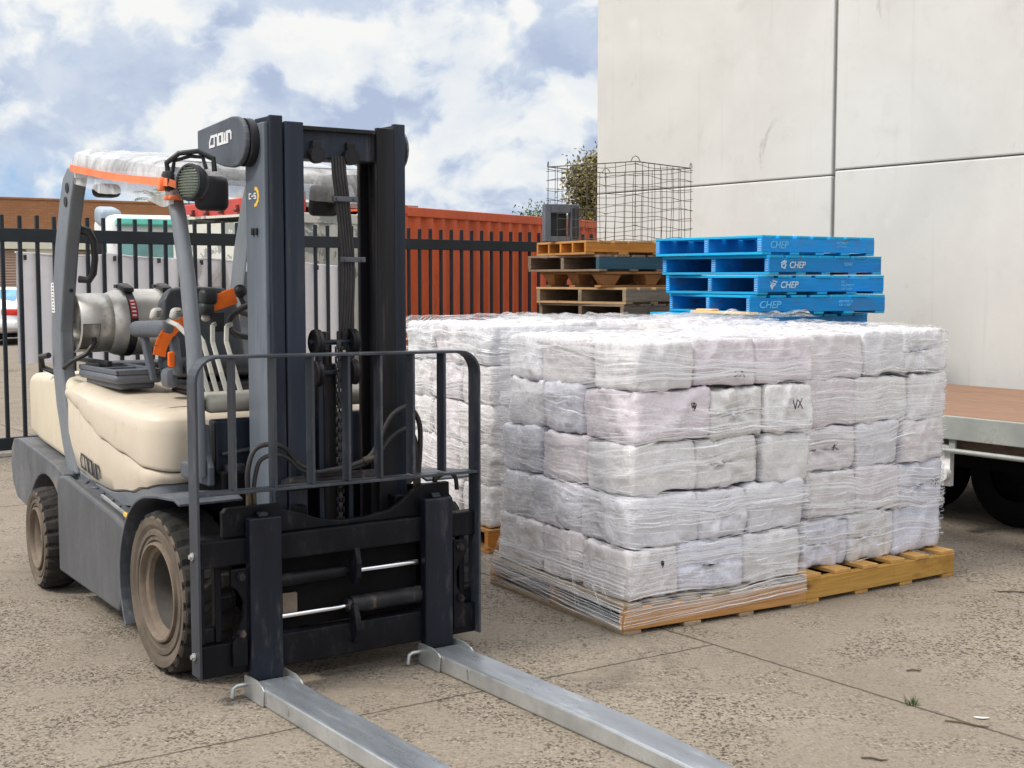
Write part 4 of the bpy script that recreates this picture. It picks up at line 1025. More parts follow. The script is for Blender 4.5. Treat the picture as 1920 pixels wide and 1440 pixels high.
fr = thing('open_box', 'dark grey square box frame standing on the mixed pallets at the foot of the cage', 'box', (.46, 12.62, 2.022), R(20))
q = MB()
for a in ((-.17, .0, .17, .36), ):
    q.span((-.175, -.04, 0), (-.115, .04, .35)); q.span((.085, -.04, 0), (.175, .04, .35)); q.span((-.114, -.04, .27), (.084, .04, .35)); q.span((-.114, -.04, 0), (.084, .04, .05))
q.build('frame_bars', M['plastic_grey'], fr, bevel=.006)
q = MB(); q.span((-.10, .041, .05), (.07, .06, .27)); q.span((.10, -.052, .03), (.16, -.041, .33)); q.build('inner_lip', M['black'], fr, bevel=.003)

# ------------------------------------------------------------------ little things on the ground
tf = MB(); rnd = random.Random(8)
for i in range(34):
    a = rnd.uniform(0, 6.28); r_ = rnd.uniform(0, .03); L = rnd.uniform(.02, .055); ln = rnd.uniform(.2, .9)
    b0 = Vector((r_ * math.cos(a), r_ * math.sin(a), 0)); tip = b0 + Vector((math.cos(a) * ln, math.sin(a) * ln, 1)).normalized() * L; sd_ = Vector((-math.sin(a), math.cos(a), 0)) * .0025
    tf.add([b0 - sd_, b0 + sd_, tip], [(0, 1, 2)])
o = tf.build('grass_tuft', M['leaf2'], loc=(1.585, 5.167, 0), recalc=False); tag(o, 'small tuft of grass growing in the slab joint', 'grass')
for (x, y, a, L, lb) in ((1.27, 4.56, -20, .09, 'short dark twig lying on the concrete below the grass tuft'), (1.73, 5.62, 5, .07, 'thin twig lying on the slab right of the sack loads'), (1.72, 4.93, -30, .16, 'long thin twig along the slab joint at the right edge'), (2.72, 7.05, -8, .22, 'thin stick lying near the trailer shade')):
    q = MB(); q.tube([(-L / 2, 0, .004), (-L * .1, .006, .006), (L * .25, -.004, .005), (L / 2, .008, .004)], [.003, .004, .0035, .002], 6)
    o = q.build('twig', M['bark'], loc=(x, y, .001), rz=R(a)); tag(o, lb, 'twig', 'twigs on the concrete')
q = MB(); q.grid(8, 3, lambda u, v: (.06 * (u - .5), .02 * (v - .5) * math.sin(math.pi * (u * .94 + .03)), .004 + .012 * (u - .5) ** 2 + .004 * (v - .5) ** 2)); o = q.build('dry_leaf', M['white'], loc=(1.80, 5.0, .001), rz=R(-10), recalc=False); tag(o, 'small pale dry leaf beside the slab joint', 'leaf')
# ------------------------------------------------------------------ forklift.  Local axes: x forward (towards the fork tips), y to its left, z up; origin on the ground under the fork faces
FO = Vector((-.65, 5.507, 0)); FR = R(-55); YC = .045
fk = thing('forklift', 'cream and grey counterbalance forklift with tall black mast, parked with its forks on the ground', 'forklift', FO, FR)
def my(y): return 2 * YC - y
def mirror(q): q.v = [(x, my(y), z) for x, y, z in q.v]; return q
# --- mast: three nested stages, each side a channel
def mast_side(left):
    for nm, mt, polys, z0, z1 in (
        ('outer_channel', M['mast_light'], [((-.415, -.29), (-.227, -.29), (-.227, -.268), (-.415, -.268)), ((-.415, -.2675), (-.393, -.2675), (-.393, -.225), (-.415, -.225))], .14, 2.325),
        ('middle_channel', M['mast'], [((-.380, -.262), (-.223, -.262), (-.223, -.243), (-.380, -.243)), ((-.2225, -.274), (-.198, -.274), (-.198, -.217), (-.2225, -.217))], .12, 2.352),
        ('inner_channel', M['inner_mast'] if not left else M['mast'], [((-.370, -.207), (-.2125, -.207), (-.2125, -.183), (-.370, -.183)), ((-.212, -.212), (-.188, -.212), (-.188, -.128), (-.212, -.128)), ((-.394, -.207), (-.3705, -.207), (-.3705, -.14), (-.394, -.14))], .10, 2.330)):
        q = MB()
        for p in polys: q.prism(p, 'Z', z0, z1)
        if not left: mirror(q)
        q.build(nm, mt, fk, bevel=.004)
mast_side(True); mast_side(False)
q = MB(); q.span((-.36, -.182, 2.185), (-.225, .272, 2.312)); q.span((-.35, -.182, 1.60), (-.33, .272, 1.64)) if False else None; q.build('top_crossbeam', M['mast'], fk, bevel=.006)
q = MB(); q.span((-.224, -.127, 2.30), (-.195, .217, 2.318)); q.build('crossbeam_lip', M['inner_mast'], fk, bevel=.003)
for y in (-.06, .10):
    q = MB(); q.cyl((-.223, y, 2.20), (-.19, y, 2.20), .035, 18); q.span((-.222, y - .02, 2.19), (-.20, y + .02, 2.26)); q.build('hose_sheave', M['inner_mast'], fk, bevel=.004)
q = MB(); q.span((-.44, -.265, 2.20), (-.416, my(-.265), 2.31)); q.span((-.44, -.265, .3), (-.416, my(-.265), .55)); q.build('rear_crossbeam', M['mast'], fk, bevel=.004)
for lf in (True, False):        # rounded cover plates at the mast head
    q = MB(); pl = [(-.80, 2.335), (-.80, 2.232), (-.78, 2.222), (-.52, 2.160), (-.43, 2.150)]
    pl += [(-.40 + .12 * math.cos(R(a)), 2.255 + .105 * math.sin(R(a))) for a in range(-80, 81, 16)] + [(-.43, 2.362)]
    q.prism(pl, 'Y', -.345, -.322); 
    if not lf: mirror(q)
    o = q.build('mast_cover', M['grey_dark'], fk, bevel=.006)
    q = MB(); q.cyl((-.36, -.3215, 2.25), (-.36, -.2905, 2.25), .10, 30)
    if not lf: mirror(q)
    q.build('boss', M['inner_mast'], o, bevel=.004)
    if lf:
        q = MB(); strokes(q, WORDMARK, (-.655, -.3455, 2.252), (1, 0, .04), (0, 0, 1), .041, .011, .002); q.build('lettering', M['decal_white'], o)
q = MB(); strokes(q, [[(.9, 1), (0, 1), (0, 0), (.9, 0)], [(1.3, .5), (2.0, .5)], [(3.3, 1), (2.5, 1), (2.5, .5), (3.3, .5), (3.3, 0), (2.4, 0)]], (-.375, -.2905, 2.018), (1, 0, 0), (0, 0, 1), .02, .005, .0015); q.build('lettering', M['decal_white'], fk)
q = MB(); strokes(q, [[(.0, 2.6), (.5, 2.5), (1.1, 1.9), (1.25, 1.1), (1, .3), (.3, -.4), (-.2, -.5)]], (-.312, -.2905, 2.0), (1, 0, 0), (0, 0, 1), .022, .014, .0015); q.build('moon_decal', M['decal_yellow'], fk)
for dx in (0, .035):
    q = MB(); q.rbox((-.335 + dx, -.296, 1.88), (.018, .012, .03), .004); q.build('bracket', M['black'], fk)
# --- lift cylinder, chain, sheaves, hoses inside the mast
q = MB(); q.cyl((-.27, .0, .35), (-.27, .0, 1.32), .048, 24); q.cyl((-.27, 0, 1.32), (-.27, 0, 1.40), .03, 18); q.build('lift_cylinder', M['inner_mast'], fk)
for y in (-.058, .082):
    q = MB(); q.span((-.215, y - .011, .40), (-.195, y + .011, 1.42)); q.build('guide_bar', M['mast'], fk, bevel=.003)
for y in (-.075, .095):
    for z in (1.415, 1.285):
        q = MB(); q.lathe([(.012, -.016), (.035, -.012), (.05, -.016), (.056, -.012), (.050, 0), (.056, .012), (.05, .016), (.012, .016)], (-.20, y, z), 28); q.build('sheave', M['inner_mast'], fk)
for z in (1.415, 1.285):
    q = MB(); q.cyl((-.20, -.11, z), (-.20, .13, z), .012, 12); q.build('sheave_pin', M['mast'], fk)
q = MB(); q.span((-.25, -.04, 1.38), (-.19, -.015, 1.46)); q.span((-.25, .045, 1.38), (-.19, .07, 1.46)); q.build('sheave_yoke', M['inner_mast'], fk, bevel=.004)
q = MB()
for i in range(44):
    z = .48 + .0215 * i
    if i % 2: q.rbox((-.175, .018, z), (.012, .022, .030), .005, 2)
    else:
        for d_ in (-.014, .0, .014): q.rbox((-.175, .018 + d_, z), (.016, .006, .030), .003, 1)
q.build('lift_chain', M['hose'], fk)
for i in range(5):
    y0 = .012 + .014 * i; y1 = .055 + .013 * i
    q = MB(); q.tube([(-.205, y0, 2.20), (-.20, y0 + .002, 2.12), (-.20, y0 + .012, 2.05), (-.20, y1 - .004, 1.80), (-.20, y1, 1.70), (-.205, y1 - .005, 1.55), (-.215, y1 - .012, 1.42)], .0065, 8); q.build('mast_hose', M['hose'], fk)
for z, y in ((2.02, .05), (1.765, .085)):
    q = MB(); q.box((-.19, y + .012, z), (.02, .115, .022)); q.cyl((-.179, y - .03, z), (-.172, y - .03, z), .006, 8); q.cyl((-.179, y + .05, z), (-.172, y + .05, z), .006, 8); q.build('hose_clamp', M['grey_dark'], fk, bevel=.003)
# --- carriage and side-shift
CB = M['carriage']
q = MB(); q.span((-.10, -.672, .545), (-.035, .645, .652)); q.build('upper_carriage_bar', CB, fk, bevel=.006)
q = MB(); q.span((-.10, -.672, .105), (-.035, .645, .237)); q.build('lower_carriage_bar', CB, fk, bevel=.006)
for a, b in ((-.675, -.575), (.545, .648)):
    q = MB(); q.span((-.098, a, .2375), (-.055, a + .028, .5445)); q.span((-.098, b - .028, .2375), (-.060, b, .5445)); q.span((-.098, a + .0285, .2375), (-.066, b - .0285, .30)); q.build('end_plate', CB, fk, bevel=.005)
q = MB(); q.prism([(-.563, .653), (-.563, .755), (-.545, .772), (-.32, .772), (-.30, .745), (-.22, .722), (-.12, .685), (-.03, .672), (.08, .674), (.2, .692), (.26, .722), (.31, .762), (.38, .79), (.5, .79), (.505, .653)], 'X', -.098, -.066); q.build('carriage_plate', CB, fk, bevel=.004)
for s_, y in ((1, -.515), (-1, .52)):
    q = MB(); q.prism([(y - .04, .535), (y + .03 * 1, .535), (y + .03, .14), (y - .035, .14), (y - .035, .24), (y - .02, .26), (y + .012, .33), (y + .014, .40), (y - .012, .45), (y - .04, .47)] if s_ > 0 else [(y + .04, .535), (y - .03, .535), (y - .03, .14), (y + .035, .14), (y + .035, .24), (y + .02, .26), (y - .012, .33), (y - .014, .40), (y + .012, .45), (y + .04, .47)], 'X', -.034, -.014); q.build('fork_bracket', CB, fk, bevel=.004)
    for z in (.505, .275):
        q = MB(); q.cyl((-.013, y, z), (.0, y, z), .018, 6); q.cyl((0, y, z), (.010, y, z), .0125, 16); q.build('bolt', M['inner_mast'], fk, bevel=.002)
for y0, y1, r_, mt, z in ((-.34, -.03, .027, 'carriage', .455), (-.028, .33, .011, 'chrome', .452), (-.34, .0, .0115, 'chrome', .305), (.0, .35, .036, 'inner_mast', .308)):
    q = MB(); q.cyl((-.06, y0, z), (-.06, y1, z), r_, 20)
    if r_ > .02: q.cyl((-.06, y1 if y1 < .1 else y0, z), (-.06, (y1 if y1 < .1 else y0) + .02 * (1 if y1 < .1 else -1), z), r_ * .8, 20)
    q.build('side_shift_rod' if mt == 'chrome' else 'side_shift_cylinder', M[mt], fk, bevel=.003)
for z, sg in ((.49, 1), (.235, -1)):
    q = MB(); q.prism([(-.05, z - .08), (-.01, z - .085), (.02, z - .05), (.026, z + .01), (.008, z + .07), (-.004, z + .075), (-.012, z + .02), (-.05, z + .01)] if sg > 0 else [(-.05, z - .03), (-.02, z - .085), (.0, z - .07), (.018, z - .02), (.012, z + .03), (-.012, z + .085), (-.03, z + .085), (-.05, z + .05)], 'Y', -.012, .012); q.build('stop_lug', M['carriage'], fk, bevel=.004)
q = MB(); q.span((-.12, -.33, .24), (-.10, .35, .54)); q.build('carriage_dark_sheet', M['chassis_shade'], fk)  # black sheet added to stand for the dark behind the carriage bars
for y in (-.19, .28):
    q = MB(); q.span((-.18, y - .025, .12), (-.1205, y + .025, .74)); q.build('carriage_arm', CB, fk, bevel=.004)
q = MB(); q.box((-.09, -.265, .34), (.02, .06, .10)); q.build('valve_block', M['rim'], fk, bevel=.004)
q = MB(); q.cyl((-.15, -.24, .832), (-.15, .20, .835), .030, 20); q.cyl((-.15, -.26, .832), (-.15, -.24, .832), .022, 16); q.cyl((-.15, -.16, .86), (-.15, -.16, .90), .012, 12); q.build('side_shift_ram', M['inner_mast'], fk, bevel=.003)
# --- load backrest: bent flat bar, seven uprights, lower rail
BRX0, BRX1 = -.085, 0
path = [(-.695, .12), (-.695, 1.285)] + [(-.595 + .10 * math.cos(R(a)), 1.285 + .10 * math.sin(R(a))) for a in range(165, 89, -15)] + [(.525 + .10 * math.cos(R(a)), 1.272 + .10 * math.sin(R(a))) for a in range(90, -1, -15)] + [(.625, .105)]
def ribbon(q, path, th, x0, x1):
    n = len(path); P = [Vector((y, z)) for y, z in path]; I = []
    for i, p in enumerate(P):
        t_ = (P[min(i + 1, n - 1)] - P[max(i - 1, 0)]).normalized(); I.append(p + Vector((t_.y, -t_.x)) * th)
    vs = []
    for a, b in zip(P, I): vs += [(x0, a.x, a.y), (x1, a.x, a.y), (x1, b.x, b.y), (x0, b.x, b.y)]
    fs = [(4 * i + k, 4 * i + (k + 1) % 4, 4 * i + 4 + (k + 1) % 4, 4 * i + 4 + k) for i in range(n - 1) for k in range(4)]
    q.add(vs, fs + [(3, 2, 1, 0), (4 * n - 4, 4 * n - 3, 4 * n - 2, 4 * n - 1)])
q = MB(); ribbon(q, path, .011, BRX0, BRX1); br = q.build('load_backrest', M['rack'], fk, bevel=.002)
for y in (-.525, -.351, -.183, -.018, .134, .292, .448 + .0):
    q = MB(); q.span((-.065, y - .012, .846), (-.004, y, 1.3725)); q.build('upright', M['rack'], br, bevel=.002)
q = MB(); q.bar((-.04, -.683, .843), (-.04, .613, .832), .07, .012); q.build('lower_rail', M['rack'], br, bevel=.002)
for z in (.20, .60):
    q = MB(); q.cyl((-.05, -.696, z), (-.05, -.703, z), .016, 16); q.cyl((-.05, -.703, z), (-.05, -.712, z), .010, 6); q.build('bolt', M['galv'], br, bevel=.001)
# --- hoses over the carriage
for pts, r_ in (([(-.427, .80), (-.43, .90), (-.40, .99), (-.33, 1.01), (-.26, .985), (-.20, .915), (-.13, .885)], .0105), ([(-.405, .80), (-.40, .87), (-.375, .945), (-.31, .965), (-.25, .945), (-.19, .89), (-.10, .875)], .0095),
               ([(-.10, .875), (.05, .892), (.14, .93), (.20, 1.03), (.25, 1.10), (.325, 1.125), (.378, 1.06), (.385, .95), (.372, .80)], .0115), ([(-.08, .872), (.07, .885), (.17, .925), (.24, 1.0), (.31, 1.03), (.355, .99), (.366, .90), (.36, .80)], .0105), ([(.46, .80), (.52, .82), (.565, .80), (.575, .74)], .010)):
    # smooth the run
    P = [Vector((-.12, y, z)) for y, z in pts]; S = []
    for i in range(len(P) - 1):
        p0, p1, p2, p3 = P[max(i - 1, 0)], P[i], P[i + 1], P[min(i + 2, len(P) - 1)]
        for k in range(5):
            u = k / 5; S.append(.5 * ((2 * p1) + (p2 - p0) * u + (2 * p0 - 5 * p1 + 4 * p2 - p3) * u * u + (3 * p1 - p0 - 3 * p2 + p3) * u ** 3))
    q = MB(); q.tube(S + [P[-1]], r_, 10); q.build('hydraulic_hose', M['hose'], fk)
for y in (-.427, -.405, .36, .374, .46):
    q = MB(); q.cyl((-.12, y, .745), (-.12, y, .80), .013, 6); q.cyl((-.12, y, .80), (-.12, y, .825), .011, 12); q.build('hose_fitting', M['brass'], fk)
q = MB(); q.cyl((-.12, .10, .905), (-.12, .17, .925), .017, 12); q.build('coupling', M['brass'], fk)
# --- forks
for y in (-.408, .408):
    q = MB(); q.span((-.048, y - .07, .012), (0, y + .07, .732)); q.span((.001, y - .065, .02), (1.05, y + .065, .058)); q.prism([(-.048, .7325), (-.016, .7325), (-.026, .752), (-.048, .752)], 'Y', y - .022, y + .022); q.build('fork', M['fork'], fk, bevel=.006)
# --- wheels
def wheel(name, x, y0, y1, r, sg, big, steer=0):
    """y0 is the outer face"""
    Wd = abs(y1 - y0); o_ = -1 if y0 < y1 else 1           # o_ points outwards
    def Y(k): return k * -o_ - 0          # k metres inward from the outer face
    f = r / .35
    prof = [(.215 * f, .02), (.225 * f, .008), (.24 * f, .010), (.245 * f, .003), (.265 * f, .003), (.27 * f, .010), (.29 * f, .0), (.318 * f, -.004), (.325 * f, .004), (.340 * f, .008), (.3465 * f, .03), (.350 * f, .075 if big else .05), (.350 * f, Wd / 2), (.350 * f, Wd - .06), (.3465 * f, Wd - .03), (.335 * f, Wd - .008), (.30 * f, Wd), (.22 * f, Wd - .01)]
    nseg = 96
    def rf(i, k, rr):
        if 8 <= i <= 10 and k % 4 == 0: return rr - .016 * f
        if i == 11 and k % 4 == 0: return rr - .010 * f
        if 13 <= i <= 15 and k % 4 == 2: return rr - .016 * f
        return rr
    root = bpy.data.objects.new(name, None); C.objects.link(root); root.parent = fk; root.location = (x, y0, r); root.rotation_euler[2] = steer
    q = MB(); q.lathe([(a, Y(b)) for a, b in prof], (0, 0, 0), nseg, rf=rf, mats=[1] * 8 + [0] * 10)
    q.build('tyre', [M['tyre'], M['sidewall']], root)
    q = MB()
    lip = [(.216 * f, Y(.022)), (.212 * f, Y(-.002)), (.203 * f, Y(-.004)), (.196 * f, Y(.006)), (.193 * f, Y(.022)), (.176 * f, Y(.03)), (.168 * f, Y(.05)), (.160 * f, Y(.13 if big else .075)), (.12 * f, Y(.145 if big else .085)), (.0, Y(.145 if big else .085))]
    q.lathe(lip, (0, 0, 0), 48, mats=[0, 0, 0, 0, 0, 0, 1, 1, 1, 1])
    rm = q.build('rim', [M['rim'], M['rim_dark']], root)
    if big:
        for i in range(8):
            a = i * math.pi / 4 + .2; q = MB(); q.cyl((.10 * math.cos(a), Y(.144), .10 * math.sin(a)), (.10 * math.cos(a), Y(.120), .10 * math.sin(a)), .011, 6); q.build('wheel_nut', M['rim'], rm)
        q = MB(); q.cyl((0, Y(.144), 0), (0, Y(.10), 0), .055, 20); q.build('hub', M['rim_dark'], rm, bevel=.005)
    else:
        q = MB(); q.sphere((0, Y(.07), 0), (.06, .045, .06)); q.build('hub', M['rim'], rm)
    return root
wheel('front_wheel', -.575, -.655, -.43, .35, 1, True); wheel('front_wheel', -.575, my(-.655), my(-.43), .35, 1, True)
wheel('rear_wheel', -2.475, -.635, -.455, .275, 1, False, R(-4)); wheel('rear_wheel', -2.475, my(-.635), my(-.455), .275, 1, False, R(-4))
q = MB(); q.cyl((-.575, -.44, .35), (-.575, my(-.44), .35), .11, 20); q.span((-.70, -.25, .2), (-.45, .34, .5)); q.build('drive_axle', M['chassis_shade'], fk, bevel=.01)
q = MB(); q.span((-2.58, -.44, .2), (-2.38, my(-.44), .34)); q.build('steer_axle', M['chassis_shade'], fk, bevel=.01)
q = MB(); q.span((-2.9, -.40, .26), (-.72, my(-.40), .62)); q.span((-.7195, -.40, .5), (-.44, my(-.40), .86)); q.build('chassis', M['chassis_shade'], fk, bevel=.01)
# --- fenders over the front wheels
for lf in (0, 1):
    q = MB(); pr = [(-.575 + .425 * math.cos(R(a)), .35 + .415 * math.sin(R(a))) for a in range(212, 94, -8)] + [(-.50, .778), (-.30, .792), (-.24, .778)]
    P = [Vector(p) for p in pr]; vs = []
    for i, p in enumerate(P):
        t_ = (P[min(i + 1, len(P) - 1)] - P[max(0, i - 1)]).normalized(); p2 = p + Vector((t_.y, -t_.x)) * .012
        vs += [(p.x, -.675, p.y), (p.x, -.40, p.y), (p2.x, -.40, p2.y), (p2.x, -.675, p2.y)]
    n = len(P); q.add(vs, [(4 * i + k, 4 * i + (k + 1) % 4, 4 * i + 4 + (k + 1) % 4, 4 * i + 4 + k) for i in range(n - 1) for k in range(4)] + [(3, 2, 1, 0), (4 * n - 4, 4 * n - 3, 4 * n - 2, 4 * n - 1)])
    if lf: mirror(q)
    q.build('fender', M['grey_dark'], fk, bevel=.003)
# --- step and skirt
for lf in (0, 1):
    q = MB(); q.prism([(-2.13, .158), (-1.20, .128), (-1.02, .34), (-1.01, .46), (-1.06, .535), (-1.23, .575), (-2.0, .672), (-2.10, .66), (-2.135, .63)], 'Y', -.615, -.575)
    if lf: mirror(q)
    q.build('skirt', M['skirt'], fk, bevel=.014)
    q = MB(); q.prism([(-1.95, .640), (-1.95, .655), (-1.0, .540), (-1.0, .525)], 'Y', -.5745, -.36)
    for i in range(7):
        for j in range(3): x = -1.88 + .12 * i; q.rbox((x, -.535 + .06 * j, .657 - .121 * (x + 1.95)), (.045, .016, .012), .004, 1, ry=R(7) if j % 2 else 0, rz=R(40 if (i + j) % 2 else -40))
    if lf: mirror(q)
    q.build('step_tread', M['grey_dark'], fk)
q = MB(); q.bar((-1.55, -.567, .628), (-1.22, -.567, .587), .012, .012); q.build('step_edge', M['galv'], fk); q = MB(); q.bar((-1.2195, -.567, .586), (-1.06, -.567, .556), .014, .014); q.build('step_edge', M['decal_yellow'], fk)
# --- hood and side panels: one wall running round from the right side, across the front, to the left side
def lerp_t(t, x):
    if x <= t[0][0]: return t[0][1]
    for (a, b), (c_, d_) in zip(t, t[1:]):
        if x <= c_:
            u = (x - a) / (c_ - a); u = u * u * (3 - 2 * u); return b + (d_ - b) * u
    return t[-1][1]
HX0, HX1, HY, RC = -2.2, -.93, .535, .15
per = []
for i in range(26): per.append((HX0 + (HX1 - RC - HX0) * i / 26, YC - HY - .045 + .0 * i))
for i in range(13):
    a = R(-90 + 90 * i / 12); per.append((HX1 - RC + RC * math.cos(a), YC - HY - .045 + RC + RC * math.sin(a)))
half = [(x, y) for x, y in per]
mid = [(HX1 + .03 * math.sin(math.pi * k / 12), half[-1][1] + (my(half[-1][1]) - half[-1][1]) * k / 12) for k in range(1, 12)]
per = half + mid + [(x, my(y)) for x, y in half[::-1]]
NP = len(per)
def nrm(i):
    a, b = per[max(0, i - 1)], per[min(NP - 1, i + 1)]; d_ = Vector((b[0] - a[0], b[1] - a[1])).normalized(); return d_.y, -d_.x
ZS = [(-2.2, 1.055), (-2.05, 1.02), (-1.85, .955), (-1.66, .897), (-1.35, .858), (-1.05, .82), (-.9, .80)]
ZB = [(-2.2, .715), (-2.05, .675), (-1.85, .648), (-1.6, .640), (-1.3, .672), (-1.12, .715), (-.95, .745), (-.9, .75)]
def wall_rows(rows, name, mat, cap=False):
    q = MB(); vs = []
    for i, (x, y) in enumerate(per):
        nx, ny = nrm(i)
        for zf, ins in rows: vs.append((x - nx * ins, y - ny * ins, zf(x)))
    k = len(rows); fs = [(i * k + j, (i + 1) * k + j, (i + 1) * k + j + 1, i * k + j + 1) for i in range(NP - 1) for j in range(k - 1)]
    if cap: fs.append(tuple(i * k + k - 1 for i in range(NP)))
    q.add(vs, fs, 0, True); return q.build(name, mat, fk)
zs = lambda o: (lambda x: lerp_t(ZS, x) + o)
def HT_(x): return lerp_t([(-2.2, 1.105), (-1.7, 1.075), (-1.2, 1.055), (-.9, 1.05)], x)
def zmix(u, o=0): return lambda x: (lerp_t(ZS, x) + .010) * (1 - u) + HT_(x) * u + o
hood = wall_rows([(zs(.003), .035), (zs(.003), .004), (zs(.009), -.001), (zs(.02), -.003), (zmix(.35), -.006), (zmix(.7), -.004), (zmix(.93), .000), (zmix(1), .010), (zmix(1, .016), .034), (zmix(1, .026), .07), (zmix(1, .034), .11), (zmix(1, .036), .17)], 'hood', M['cream'], True)
def zl(u): return lambda x: lerp_t(ZB, x) * (1 - u) + (lerp_t(ZS, x) - .004) * u
side = wall_rows([(zl(0), .09), (zl(.01), .034), (zl(.05), .022), (zl(.3), .012), (zl(.6), .008), (zl(.9), .010), (zl(.97), .014), (zl(1), .030), (zl(1), .06)], 'side_panel', M['cream'])
q = MB(); strokes(q, WORDMARK, (-2.0, -.523, .715), (1, 0, -.13), (0, -.10, 1), (.055, .072), .010, .0025); q.build('lettering', M['decal_grey'], side)
# recess behind the parting line, and the grey rail under the panels
wall_rows([(zs(-.03), .036), (zs(.03), .036)], 'panel_gap', M['chassis_shade'])
wall_rows([(lambda x: lerp_t(ZB, x) - .075, .05), (lambda x: lerp_t(ZB, x) - .07, .035), (lambda x: lerp_t(ZB, x) - .008, .030), (lambda x: lerp_t(ZB, x) + .004, .045), (lambda x: lerp_t(ZB, x) + .004, .12)], 'sill_rail', M['grey'])
# --- counterweight
def cw(name, mat, secs, mb=None):
    """closed body swept from rear to front: each section is x, half width, z low, z high, corner radius"""
    vs = []; k = 0
    for x, hw, lo, hi, rc in secs:
        ring = []
        for cy, cz, a0 in ((hw - rc, hi - rc, 0), (-hw + rc, hi - rc, 90), (-hw + rc, lo + rc, 180), (hw - rc, lo + rc, 270)):
            for s_ in range(5): a = R(a0 + 90 * s_ / 4); ring.append((x, YC + cy + rc * math.cos(a), cz + rc * math.sin(a)))
        k = len(ring); vs += ring
    n = len(secs); q = MB(); q.add(vs, [(i * k + j, i * k + (j + 1) % k, (i + 1) * k + (j + 1) % k, (i + 1) * k + j) for i in range(n - 1) for j in range(k)] + [tuple(range(k - 1, -1, -1)), tuple(range((n - 1) * k, n * k))], 0, True)
    return q.build(name, mat, fk, bevel=.008)
cwt = cw('counterweight', M['cream_old'], [(-3.12, .40, .86, 1.06, .06), (-3.08, .50, .79, 1.12, .07), (-3.0, .548, .775, 1.14, .06), (-2.75, .56, .752, 1.155, .05), (-2.30, .56, .705, 1.165, .05), (-2.215, .555, .70, 1.12, .04)])
q = MB()      # iron base with wheel arches
arch = [(-2.475 + .345 * math.cos(R(a)), .275 + .345 * math.sin(R(a))) for a in range(18, 163, 12)]
q.prism([(-2.14, .66), (-2.3, .695), (-2.75, .745), (-3.0, .768), (-3.10, .755), (-3.15, .70), (-3.165, .60), (-3.14, .50), (-3.06, .42), (-2.86, .39)] + arch[::-1] + [(-2.14, .40)], 'Y', -.578, -.40); q.build('counterweight_arch', M['iron'], fk, bevel=.018)
q2 = MB(); q2.v = [(x, my(y), z) for x, y, z in q.v]; q2.f, q2.m, q2.s = q.f, q.m, q.s; q2.build('counterweight_arch', M['iron'], fk, bevel=.018)
q = MB(); q.prism([(-2.2, .68), (-3.0, .76), (-3.16, .70), (-3.17, .55), (-3.05, .40), (-2.2, .40)], 'Y', -.399, my(-.399)); q.build('counterweight_base', M['iron'], fk, bevel=.02)
# --- overhead guard
def swept(name, path, y0, y1, mat, bev=.012):
    """rectangular post: path of x, z, depth in x; y0..y1 wide"""
    q = MB(); vs = []
    for x, z, d_ in path: vs += [(x - d_ / 2, y0, z), (x + d_ / 2, y0, z), (x + d_ / 2, y1, z), (x - d_ / 2, y1, z)]
    n = len(path); q.add(vs, [(4 * i + k, 4 * i + (k + 1) % 4, 4 * i + 4 + (k + 1) % 4, 4 * i + 4 + k) for i in range(n - 1) for k in range(4)] + [(3, 2, 1, 0), (4 * n - 4, 4 * n - 3, 4 * n - 2, 4 * n - 1)])
    return q.build(name, mat, fk, bevel=bev)
RP = [(-2.17, .66, .16), (-2.24, .80, .18), (-2.33, 1.0, .18), (-2.385, 1.2, .165), (-2.39, 1.4, .17), (-2.345, 1.6, .19), (-2.27, 1.85, .20), (-2.17, 2.08, .20), (-2.10, 2.20, .20), (-2.03, 2.255, .16)]
pil = swept('rear_pillar', RP, -.525, -.452, M['grey']); lrp = swept('rear_pillar', RP, .490, .563, M['grey'])
for z, x in ((2.15, -2.135), (2.08, -2.165)):
    q = MB(); q.cyl((x + .02, -.5255, z), (x + .02, -.530, z), .026, 16); q.build('hole', M['ink'], pil)
q = MB(); q.prism([(-2.44, 1.50), (-2.385, 1.50), (-2.395, 1.66), (-2.445, 1.66)][::-1], 'Y', -.5275, -.5255); st_ = q.build('sticker', M['white'], pil)
q = MB()
for i in range(9): q.span((-2.43 + .004 * (i % 3), -.5285, 1.51 + .017 * i), (-2.40 - .004 * (i % 2), -.5277, 1.516 + .017 * i))
q.build('small_print', M['ink'], st_)
q = MB(); q.cyl((-2.25, -.48, 1.66), (-2.235, -.48, 1.66), .014, 12); q.cyl((-2.255, -.48, 1.62), (-2.24, -.48, 1.62), .011, 12); q.build('bolt', M['black'], pil)
q = MB(); q.tube([(-2.22, -.445, 1.68), (-2.19, -.40, 1.675), (-2.165, -.385, 1.71), (-2.15, -.38, 1.79), (-2.14, -.388, 1.88), (-2.155, -.41, 1.925), (-2.18, -.445, 1.935)], [.02, .019, .018, .018, .02, .026, .03], 10); q.build('grab_handle', M['black'], fk)
FP = [(-.515, .84, 1), (-.52, 1.0, 1), (-.54, 1.37, 1), (-.60, 1.69, 1), (-.69, 1.95, 1), (-.745, 2.06, 1), (-.80, 2.13, 1), (-.88, 2.17, 1)]
